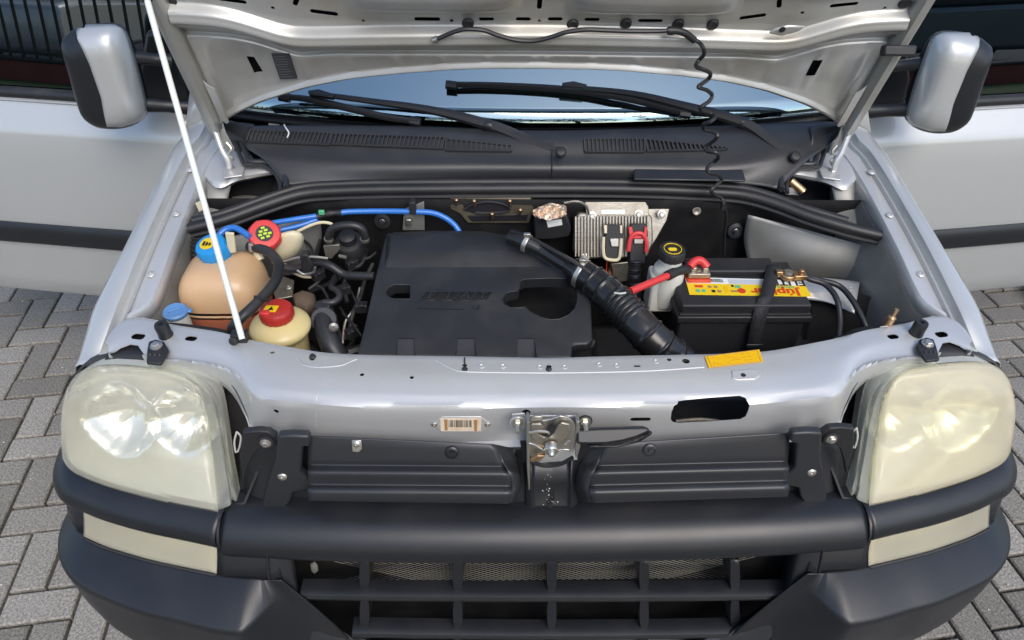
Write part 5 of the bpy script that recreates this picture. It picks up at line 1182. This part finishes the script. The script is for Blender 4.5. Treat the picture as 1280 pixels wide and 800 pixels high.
# --- blue pipes
bp1 = [(575, 291, 1.30), (568, 281, 1.31), (556, 272, 1.315), (540, 266, 1.32), (515, 264.5, 1.32), (480, 264, 1.32), (440, 264.5, 1.315), (424, 266, 1.31)]
bl = thing('blue_pipe', P(500, 275, y=1.31), 'bright blue pipe splitting into two below the rubber seal', 'pipe')
mk('pipe', tube([P(*q[:2], y=q[2]) for q in bp1], .0062, 12, 60), BLUEH, bl)
mk('pipe', tube([P(u, v, y=y) for u, v, y in ((396, 270, 1.30), (370, 274, 1.29), (340, 279, 1.28), (325, 284, 1.27))], .0058, 12, 30), BLUEH, bl)
mk('pipe', tube([P(u, v, y=y) for u, v, y in ((398, 274, 1.30), (375, 282, 1.28), (350, 288, 1.26), (340, 291, 1.25))], .0052, 12, 30), BLUEH, bl)
mk('pipe_joint', tube([P(u, v, y=y) for u, v, y in ((427, 266, 1.31), (412, 267, 1.307), (396, 271, 1.30))], [.008, .0065, .008, .0065, .008], 12, 20), BLACK, bl)
mk('green_tab', box(P(402, 265.5, y=1.294), (.012, .006, .010)), GREENP, bl, bevel=.001)
b2 = thing('blue_hose', P(290, 300, z=.90), 'curved blue hose arching behind the blue capped tank', 'hose')
mk('hose', tube([P(272, 302, y=1.19), P(275, 293, y=1.20), P(284, 286, y=1.21), P(294, 285, y=1.21), P(304, 290, y=1.20), P(312, 296, y=1.19)], .0065, 10, 40), BLUEH, b2)
# --- coolant tank
tc_ = P(285, 371, z=.875)
ct = thing('coolant_tank', tc_-Vector((0, 0, .12)), 'peach translucent coolant tank with light blue cap, beside the wing rail', 'coolant tank')
TANK = MAT('peach_tank', (.62, .40, .22), .34, sub=.45, coat=.2, var=.35, vscale=5, vcol=(.66, .47, .29))
FLUID = MAT('coolant_tank_lower', (.48, .16, .09), .35, sub=.3, coat=.2)
def sup(c, rx, ry, rz, e1, e2, zlo=-1, zhi=1, n=40, m=24):
    f = lambda w_, p: (abs(w_)**p)*(1 if w_ >= 0 else -1); rows = []
    for i in range(m+1):
        a = math.asin(max(-1, min(1, zlo+(zhi-zlo)*i/m))) if False else (-pi/2+pi*i/m)
        z = f(sin(a), e1)
        if z < zlo-1e-6 or z > zhi+1e-6: continue
        rows.append([c+Vector((rx*f(cos(a), e1)*f(cos(b), e2), ry*f(cos(a), e1)*f(sin(b), e2), rz*z)) for b in [2*pi*j/n for j in range(n)]])
    return grid(rows, True)
zs_ = (P(283, 396, y=tc_.y-.071).z-tc_.z)/.088
mk('tank_body', sup(tc_, .079, .072, .088, .62, .52, zs_-.02, 1, m=60), TANK, ct)
mk('tank_base', sup(tc_+Vector((0, 0, -.001)), .0795, .0725, .088, .62, .52, -1, zs_+.01, m=60), FLUID, ct)
mk('mould_seam', tube([tc_+Vector((.0795*(abs(cos(b))**.52)*(1 if cos(b) > 0 else -1)*(1-abs(zs_)**3.6)**.28, .0725*(abs(sin(b))**.52)*(1 if sin(b) > 0 else -1)*(1-abs(zs_)**3.6)**.28, zs_*.088)) for b in np.linspace(0, 2*pi, 60)], .0022, 6), TANK, ct)
cc_ = P(268, 314, z=.972); ax_ = Vector((-.12, -.25, 1)).normalized()
mk('neck', lathe([(.024, -.06), (.024, .004)], cc_, ax_, 24), TANK, ct)
cp = mk('cap', lathe([(.029, -.014), (.031, -.010), (.031, .014), (.028, .020), (.020, .022), (0, .022)], cc_, ax_, 40, mod=lambda a, z: 1+.03*(1 if sin(10*a) > 0 else -.4)*(1 if z < .016 else 0)), BLUEC, ct)
mk('cap_label', lathe([(.015, .0222), (.015, .0230), (0, .0230)], cc_+Vector((-.004, 0, 0)), ax_, 24, mod=lambda a, z: 1), YELLOW, cp)
mk('cap_mark', cat(*[box(cc_+Vector((-.004+d, 0, 0))+ax_*.0235, (.004, .014, .001)) for d in (-.006, 0, .006)]), BLACKP, cp)
mk('lug', prism([P(u, v, y=1.16) for u, v in ((281, 291), (292, 292), (295, 316), (285, 318))], (0, .006, 0)), CREAM, ct, bevel=.002)
ns = P(318, 310, z=.955)
mk('spigot', tube([P(326, 325, z=.935), ns, P(312, 308, z=.957)], .008, 10), CREAM, ct)
hs = thing('overflow_hose', P(330, 360, z=.87), 'thick black hose curving from the peach tank down to the front panel', 'hose')
mk('hose', tube([P(311, 308, z=.962), P(322, 310, z=.965), P(338, 316, z=.965), P(348, 330, z=.965), P(346, 347, z=.965), P(335, 364, z=.965), P(318, 382, z=.965), P(303, 396, z=.96), P(292, 408, z=.945), P(290, 420, z=.92)], .0098, 14, 70), HOSE, hs)
mk('hose_clamp', cat(lathe([(.0105, -.005), (.0112, -.004), (.0112, .004), (.0105, .005)], P(316, 309, z=.963), (1, -.1, .05), 20), box(P(314, 305, z=.976), (.008, .006, .006))), STEEL, hs)
mk('tie', tube([P(318, 371, z=.975), P(328, 373, z=.975), P(336, 376, z=.965)], .003, 8), BLACK, hs)
# --- second tank with red cap
rt_ = P(360, 305, z=.93)
rd = thing('cream_filler_bottle', rt_-Vector((0, 0, .08)), 'cream plastic filler with bright red cap and green label below the seal', 'fluid bottle')
bo = [P(u, v, y=1.235) for u, v in ((335, 300), (350, 292), (368, 288), (377, 292), (379, 298), (375, 312), (366, 322), (352, 326), (338, 318))]
mk('bottle', pillow(crom(bo, 30, True), Vector((0, -.8, .6)).normalized(), .022, .03, 8, .45), CREAM, rd)
rc_ = P(331, 295, z=.975); ra = Vector((.25, -.55, .8)).normalized()
mk('neck', lathe([(.023, -.04), (.023, 0)], rc_, ra, 20), CREAM, rd)
cp = mk('cap', lathe([(.031, -.012), (.0325, -.008), (.0325, .008), (.029, .013), (.021, .014), (0, .014)], rc_, ra, 40, mod=lambda a, z: 1+.025*(1 if sin(8*a) > 0 else -.6)*(1 if z < .012 else 0)), REDC, rd)
mk('cap_label', lathe([(.017, .0142), (.017, .0150), (0, .0150)], rc_, ra, 24), BLACKP, cp)
lm = MAT('lime_print', (.45, .62, .02), .45); fr2 = frame(rc_+ra*.0152, ra)
mk('cap_mark', cat(*[xf(box((x, y, 0), (.007, .0045, .0008)), fr2) for x, y in ((-.006, -.009), (.005, -.008), (-.009, -.002), (.001, -.001), (.010, -.002), (-.006, .005), (.004, .006), (0, .012))]), lm, cp)
# --- power steering reservoir
pq = P(348, 399, z=.912)
pw_ = thing('steering_fluid_reservoir', pq-Vector((0, 0, .13)), 'round yellowed fluid reservoir with dull red screw cap, next to the prop rod foot', 'fluid reservoir')
mk('tank', lathe([(.040, -.13), (.044, -.10), (.047, -.04), (.050, -.030), (.056, -.024), (.0575, -.018), (.056, -.013), (.053, -.009), (.044, -.003), (.034, .001), (.027, .004), (.024, .016)], pq, (0, 0, 1), 44), YELLT, pw_)
cp = mk('cap', lathe([(.030, 0), (.031, .003), (.031, .016), (.028, .021), (.020, .022), (0, .022)], pq+Vector((0, 0, .006)), (0, 0, 1), 48, mod=lambda a, z: 1+.02*(1 if sin(20*a) > 0 else -1)*(1 if z < .019 else 0)), REDD, pw_)
ct2 = pq+Vector((-.006, -.004, .0285))
mk('cap_label', prism([ct2+Vector(q) for q in ((-.015, -.008, 0), (.009, -.010, 0), (.012, .008, 0), (-.012, .010, 0))], (0, 0, .0008)), YELLOW, cp)
mk('cap_mark', prism([ct2+Vector(q) for q in ((-.006, -.005, .001), (.004, -.005, .001), (0, .006, .001))], (0, 0, .0006)), BLACKP, cp)
mk('cap_tab', box(pq+Vector((-.016, -.016, .029)), (.018, .012, .006)), REDC, cp, bevel=.002)
# --- washer filler
wq = P(219, 389, z=.93)
wf = thing('washer_filler', wq-Vector((0, 0, .1)), 'small white filler neck with flat pale blue cap beside the peach coolant tank', 'washer filler')
mk('neck', lathe([(.020, -.10), (.021, -.03), (.019, -.004)], wq, (0, 0, 1), 28), WHITET, wf)
cp = mk('cap', lathe([(.021, -.007), (.0225, -.004), (.0225, 0), (.020, .003), (.018, .002), (0, .0025)], wq, (.02, -.05, 1), 32), BLUEW, wf)
mk('cap_tab', box(wq+Vector((.024, .004, -.002)), (.010, .010, .004)), BLUEW, cp, bevel=.0015)
mk('cap_rib', cat(box(wq+Vector((0, 0, .0035)), (.024, .003, .003), Matrix.Rotation(rad(30), 4, 'Z'))), BLUEW, cp, bevel=.001)
# --- pump, regulator and pipes left of the cover
rg = thing('vacuum_regulator', P(435, 310, y=1.26), 'black regulator valve with an arched hose and pale bracket beside the engine cover', 'valve')
rcn = P(437, 305, y=1.27)
mk('valve_body', lathe([(.030, -.05), (.034, -.03), (.034, .0), (.028, .010), (.020, .012), (0, .014)], rcn, (0, -.35, 1), 28), BLACK, rg)
mk('valve_top', lathe([(.018, .01), (.018, .03), (.012, .034), (0, .034)], rcn, (0, -.35, 1), 20), BLACK, rg)
mk('arched_hose', tube([P(u, v, y=1.235) for u, v in ((411, 300), (412, 292), (417, 285), (428, 282), (442, 282), (452, 286), (456, 294), (456, 300))], .0085, 12, 40), HOSE, rg)
for u, v in ((411, 299), (456, 299)): mk('hose_clamp', lathe([(.0095, -.004), (.010, 0), (.0095, .004)], P(u, v, y=1.235), (0, -.3, 1), 16), STEEL, rg)
mk('bracket', prism([P(u, v, y=1.24) for u, v in ((404, 308), (424, 306), (425, 312), (414, 324), (407, 322))], (0, .006, 0)), ALU, rg, bevel=.001)
mk('spout', tube([P(424, 320, y=1.23), P(433, 322, y=1.225)], .004, 8), ALU, rg)
hp_ = thing('coolant_hose', P(430, 345, y=1.2), 'long black hose running from the steel clip to the engine cover edge', 'hose')
mk('hose', tube([P(u, v, y=y) for u, v, y in ((345, 334, 1.20), (370, 336, 1.20), (395, 328, 1.20), (412, 332, 1.19), (430, 343, 1.18), (448, 345, 1.17), (468, 345, 1.165))], .009, 12, 50), HOSE, hp_)
mk('hose_clip', prism([P(u, v, y=1.185) for u, v in ((374, 320), (384, 318), (392, 334), (388, 342), (378, 340))], (0, .02, 0)), BLACK, hp_, bevel=.003)
mk('clip_spring', tube([P(u, v, y=1.18) for u, v in ((371, 338), (380, 343), (392, 340), (394, 334))], .0028, 6, 16), STEEL, hp_)
mk('thin_pipe', tube([P(u, v, y=1.19) for u, v in ((340, 328), (356, 326), (372, 322), (392, 321), (410, 323))], .0026, 8, 24), STEEL, hp_)
mk('thin_pipe', tube([P(u, v, y=1.25) for u, v in ((372, 289), (390, 281), (402, 278), (412, 279), (417, 282))], .0032, 8, 24), CREAM, hp_)
pm = thing('thermostat_housing', P(410, 400, z=.80), 'grey metal elbow with bolt flange beside the yellowed reservoir', 'engine part')
mk('elbow', tube([P(402, 382, z=.88), P(403, 395, z=.88), P(406, 412, z=.875), P(414, 432, z=.86), P(424, 448, z=.84)], [.014, .018, .019, .021, .022], 14, 30), PLASTG, pm)
mk('flange', cat(lathe([(.026, -.006), (.026, .006)], P(405, 400, z=.882), (0, -.7, .6), 20), box(P(404, 385, z=.892), (.03, .02, .02))), PLASTG, pm, bevel=.002)
mk('outlet', tube([P(404, 378, z=.90), P(416, 378, z=.90), P(424, 372, z=.90), P(422, 364, z=.90), P(414, 358, z=.90), P(420, 346, z=.89)], .007, 10, 30), HOSE, pm)
bolt(P(417, 409, z=.895), (.2, -1, .4), .006, pm, STEEL)
for q in (((428, 392), (440, 404), (452, 420)), ((425, 384), (436, 400), (446, 408)), ((432, 352), (440, 366), (446, 380))):
    mk('thin_wire', tube([P(u, v, z=.86) for u, v in q], .0022, 6, 14), HOSE, pm)
tt = thing('engine_bracket', P(350, 360, z=.8), 'pale metal bracket plate between the peach tank and the yellowed reservoir', 'bracket')
mk('plate', prism([P(u, v, z=.86) for u, v in ((338, 352), (352, 346), (368, 352), (366, 372), (345, 376))], (0, 0, .004)), ALU, tt, bevel=.001)
bolt(P(361, 359, z=.866), (0, 0, 1), .006, tt, STEEL, 'pan')
dst = mk('rust_lump', pillow([P(u, v, z=.86) for u, v in ((366, 372), (380, 366), (394, 370), (396, 384), (384, 392), (370, 388))], Vector((0, -.3, 1)).normalized(), .02, .03, 6), MAT('dusty_brown', (.13, .09, .06), .8, var=.6, vscale=40, bump=.6, bscale=120), tt)
mk('breather_hose', tube([P(249, 298, y=1.215), P(248, 315, y=1.20), P(250, 335, y=1.19), P(256, 352, y=1.18)], lambda f: .015+.0018*sin(f*75), 14, 60), HOSE, van)
mk('paper_tag', prism([P(u, v, y=1.29) for u, v in ((244, 254), (252, 250), (257, 260), (249, 265))], (0, .001, 0)), CREAM, van)
mk('breather_joint', lathe([(.013, -.008), (.014, 0), (.013, .008)], P(256, 322, y=1.17), (1, -.3, 0), 18), BLUEH, van)
wlm = thing('wiring_loom', P(440, 400, z=.82), 'tangle of thin black cables and plugs in the gap beside the engine cover', 'cables')
for q, r, m_ in ((((400, 300), (396, 318), (404, 336), (398, 352), (386, 362)), .004, HOSE), (((458, 312), (452, 330), (438, 338), (430, 356), (434, 378)), .0045, HOSE), (((466, 330), (456, 352), (450, 372), (440, 396), (436, 424)), .005, HOSE),
               (((392, 356), (404, 362), (416, 388), (424, 416), (430, 440)), .0035, HOSE), (((450, 360), (444, 384), (432, 402), (428, 430)), .003, STEEL), (((470, 316), (462, 322), (452, 324), (444, 320)), .0035, HOSE), (((380, 300), (388, 308), (392, 320)), .003, HOSE), (((356, 330), (366, 340), (380, 346), (396, 346)), .003, CREAM)):
    mk('cable', tube([P(u, v, z=.90-.0006*(v-300)) for u, v in q], r, 8, 30), m_, wlm)
for u, v, c_ in ((440, 330, BLACK), (452, 384, PLASTG), (430, 362, BLACK), (398, 344, PLASTG), (440, 416, BLACK)):
    pc_ = mk('plug', box(P(u, v, z=.905-.0006*(v-300)), (.026, .018, .020), Matrix.Rotation(rad(u % 50), 4, 'Z')), c_, wlm, bevel=.002)
    mk('plug_clip', box(P(u, v-3, z=.918-.0006*(v-300)), (.010, .012, .004)), PLASTG, pc_, bevel=.001)
# black clutter deep in the bay so that it is not empty
random.seed(21)
for k in range(9):
    x0, y0 = random.uniform(-.6, .3), random.uniform(1.0, 1.28); L = [Vector((x0, y0, random.uniform(.62, .78)))]
    for q in range(4): L.append(L[-1]+Vector((random.uniform(-.1, .1), random.uniform(-.09, .09), random.uniform(-.05, .05))))
    mk('under_hose', tube(L, random.uniform(.006, .012), 8, 30), HOSE, van)
mk('air_filter_box', box((.40, 1.02, .66), (.30, .16, .22)), BLACK, van, bevel=.02)
mk('gearbox', cat(box((.22, 1.16, .58), (.22, .2, .26))), BLACK, van, bevel=.03)
mk('wheel_liner', loft([[P(u, v, z=z) for u, v, z in r] for r in (((1010, 372, .83), (1050, 366, .86), (1090, 372, .87), (1110, 390, .86)), ((1010, 400, .80), (1060, 398, .82), (1105, 400, .83), (1128, 412, .82)), ((1000, 440, .74), (1060, 440, .75), (1110, 440, .76), (1140, 440, .76)))], 20, 14), VOID, van, solid=.003)
# --- surroundings behind the photographer (seen as reflections in the glass and paint)
gr = mk('lawn', prism([Vector((-17, -4.15, -.02)), Vector((17, -4.15, -.02)), Vector((17, -2.9, -.02)), Vector((-17, -2.9, -.02))], (0, 0, .06)), GRASS); props(gr, kind='structure')
ro = mk('road', prism([Vector((-25, -14, -.025)), Vector((25, -14, -.025)), Vector((25, -4.4, -.025)), Vector((-25, -4.4, -.025))], (0, 0, .03)), ASPH); props(ro, kind='structure')
FY = -4.3
wl = thing('garden_wall', (0, FY, 0), 'low dull red wall under the iron fence, mirrored in the door glass', 'wall')
mk('wall', box((0, FY, .12), (34, .18, .30)), REDWALL, wl, bevel=.01); mk('coping', box((0, FY, .285), (34, .22, .04)), IRON, wl, bevel=.01)
fe = thing('iron_fence', (-6, FY, .3), 'black iron fence of upright bars, mirrored in the glass of one door', 'fence')
bm_ = bpy.data.meshes.new('bar'); V, Fc = box((0, 0, 0), (.026, .026, 1.5)); bm_.from_pydata([tuple(v) for v in V], [], Fc); bm_.materials.append(IRON)
for k in range(80): child(None, bm_, 'bar', fe, (-17+.2*k, FY, 1.05))
for z in (.36, 1.75): mk('rail', box((-9, FY, z), (16.2, .04, .04)), IRON, fe)
def parked(x, y, rz, mat, label):
    pcx = thing('parked_car', (x, y, 0), label, 'car'); M = Matrix.Translation((x, y, 0)) @ Matrix.Rotation(rz, 4, 'Z')
    lower = [(-2.0, .30), (-2.04, .55), (-1.98, .80), (-1.1, .92), (1.55, .96), (2.0, .90), (2.06, .55), (2.0, .30)]
    cabin = [(-1.1, .92), (-.55, 1.40), (.0, 1.47), (.9, 1.45), (1.45, 1.25), (1.62, .95)]
    sh_ = lambda pts, w_: xf(prism([Vector((a, -w_, b)) for a, b in pts], (0, 2*w_, 0)), M)
    mk('body', sh_(lower, .82), mat, pcx, bevel=.07, bseg=4); mk('cabin', sh_(cabin, .70), mat, pcx, bevel=.08, bseg=4)
    for sy in (-1, 1):
        for pts in (((-.92, .98), (-.5, 1.33), (.0, 1.38), (.0, .98)), ((.06, .98), (.06, 1.38), (.85, 1.36), (1.2, .98))):
            mk('window', xf(prism([Vector((a, sy*.712, b)) for a, b in pts], (0, sy*.008, 0)), M), BLACKP, pcx)
        for dx in (-1.3, 1.3):
            w_ = mk('wheel', xf(lathe([(.20, -.09), (.31, -.09), (.32, 0), (.31, .09), (.20, .09)], (dx, sy*.76, .315), (0, 1, 0), 28), M), RUBBER, pcx); mk('rim', xf(lathe([(.2, 0), (.1, .03), (0, .03)], (dx, sy*.80, .315), (0, sy, 0), 20), M), ALU, w_)
        mk('headlight', xf(box((-2.0, sy*.6, .70), (.10, .3, .14)), M), REFL, pcx, bevel=.02)
    mk('windscreen', xf(prism([Vector((-1.03, -.60, .99)), Vector((-1.03, .60, .99)), Vector((-.60, .52, 1.36)), Vector((-.60, -.52, 1.36))], (-.01, 0, .012)), M), BLACKP, pcx)
parked(-9.0, -6.6, rad(75), SILVER, 'silver parked car behind the iron fence bars, mirrored in the door glass')
parked(9.6, -6.4, rad(12), MAT('dark_teal_paint', (.10, .13, .13), .3, .4, coat=1), 'dark parked car beyond the red wall where there are no fence bars')
# tree row behind the fence, added this tall to darken the reflected horizon
def tree(x, y, h, seed, label):
    random.seed(seed); t = thing('tree', (x, y, 0), label, 'tree', 'trees behind the fence')
    mk('trunk', tube([Vector((x, y, 0)), Vector((x+.1, y, h*.3)), Vector((x-.05, y+.1, h*.6))], [.16, .12, .06], 10, 12), BARK, t)
    V, Fc = [], []
    for k in range(2600):
        a, b, r = random.uniform(0, 2*pi), math.acos(random.uniform(-1, 1)), random.random()**.4
        c = Vector((x+cos(a)*sin(b)*r*h*.36, y+sin(a)*sin(b)*r*h*.36, h*.66+cos(b)*r*h*.36)); e = random.uniform(.08, .16)
        p, q = Vector((random.gauss(0, 1), random.gauss(0, 1), random.gauss(0, 1))).normalized()*e, Vector((random.gauss(0, 1), random.gauss(0, 1), random.gauss(0, 1))).normalized()*e*.6
        n = len(V); V += [c-p, c+q, c+p, c-q]; Fc.append((n, n+1, n+2, n+3))
    me = bpy.data.meshes.new('crown'); me.from_pydata([tuple(v-Vector((x, y, h*.66))) for v in V], [], Fc); me.materials.append(LEAF); child(None, me, 'crown', t, (x, y, h*.66))
for k, (x, y, h, lb) in enumerate(((-8.5, -10.2, 5.2, 'leafy tree behind the iron fence, farthest from the dark parked car'), (-4.2, -11.5, 6.0, 'tall leafy tree behind the silver parked car at the fence'), (-.8, -10.6, 5.4, 'leafy tree behind the middle of the iron fence'),
        (2.4, -12.2, 6.2, 'tallest leafy tree behind the fence, next to the dark parked car'), (7.2, -12.0, 5.6, 'leafy tree behind the bonnet end of the dark parked car'), (10.8, -11.0, 5.2, 'leafy tree beyond the dark parked car at the fence end'))):
    tree(x, y, h, k+1, lb)
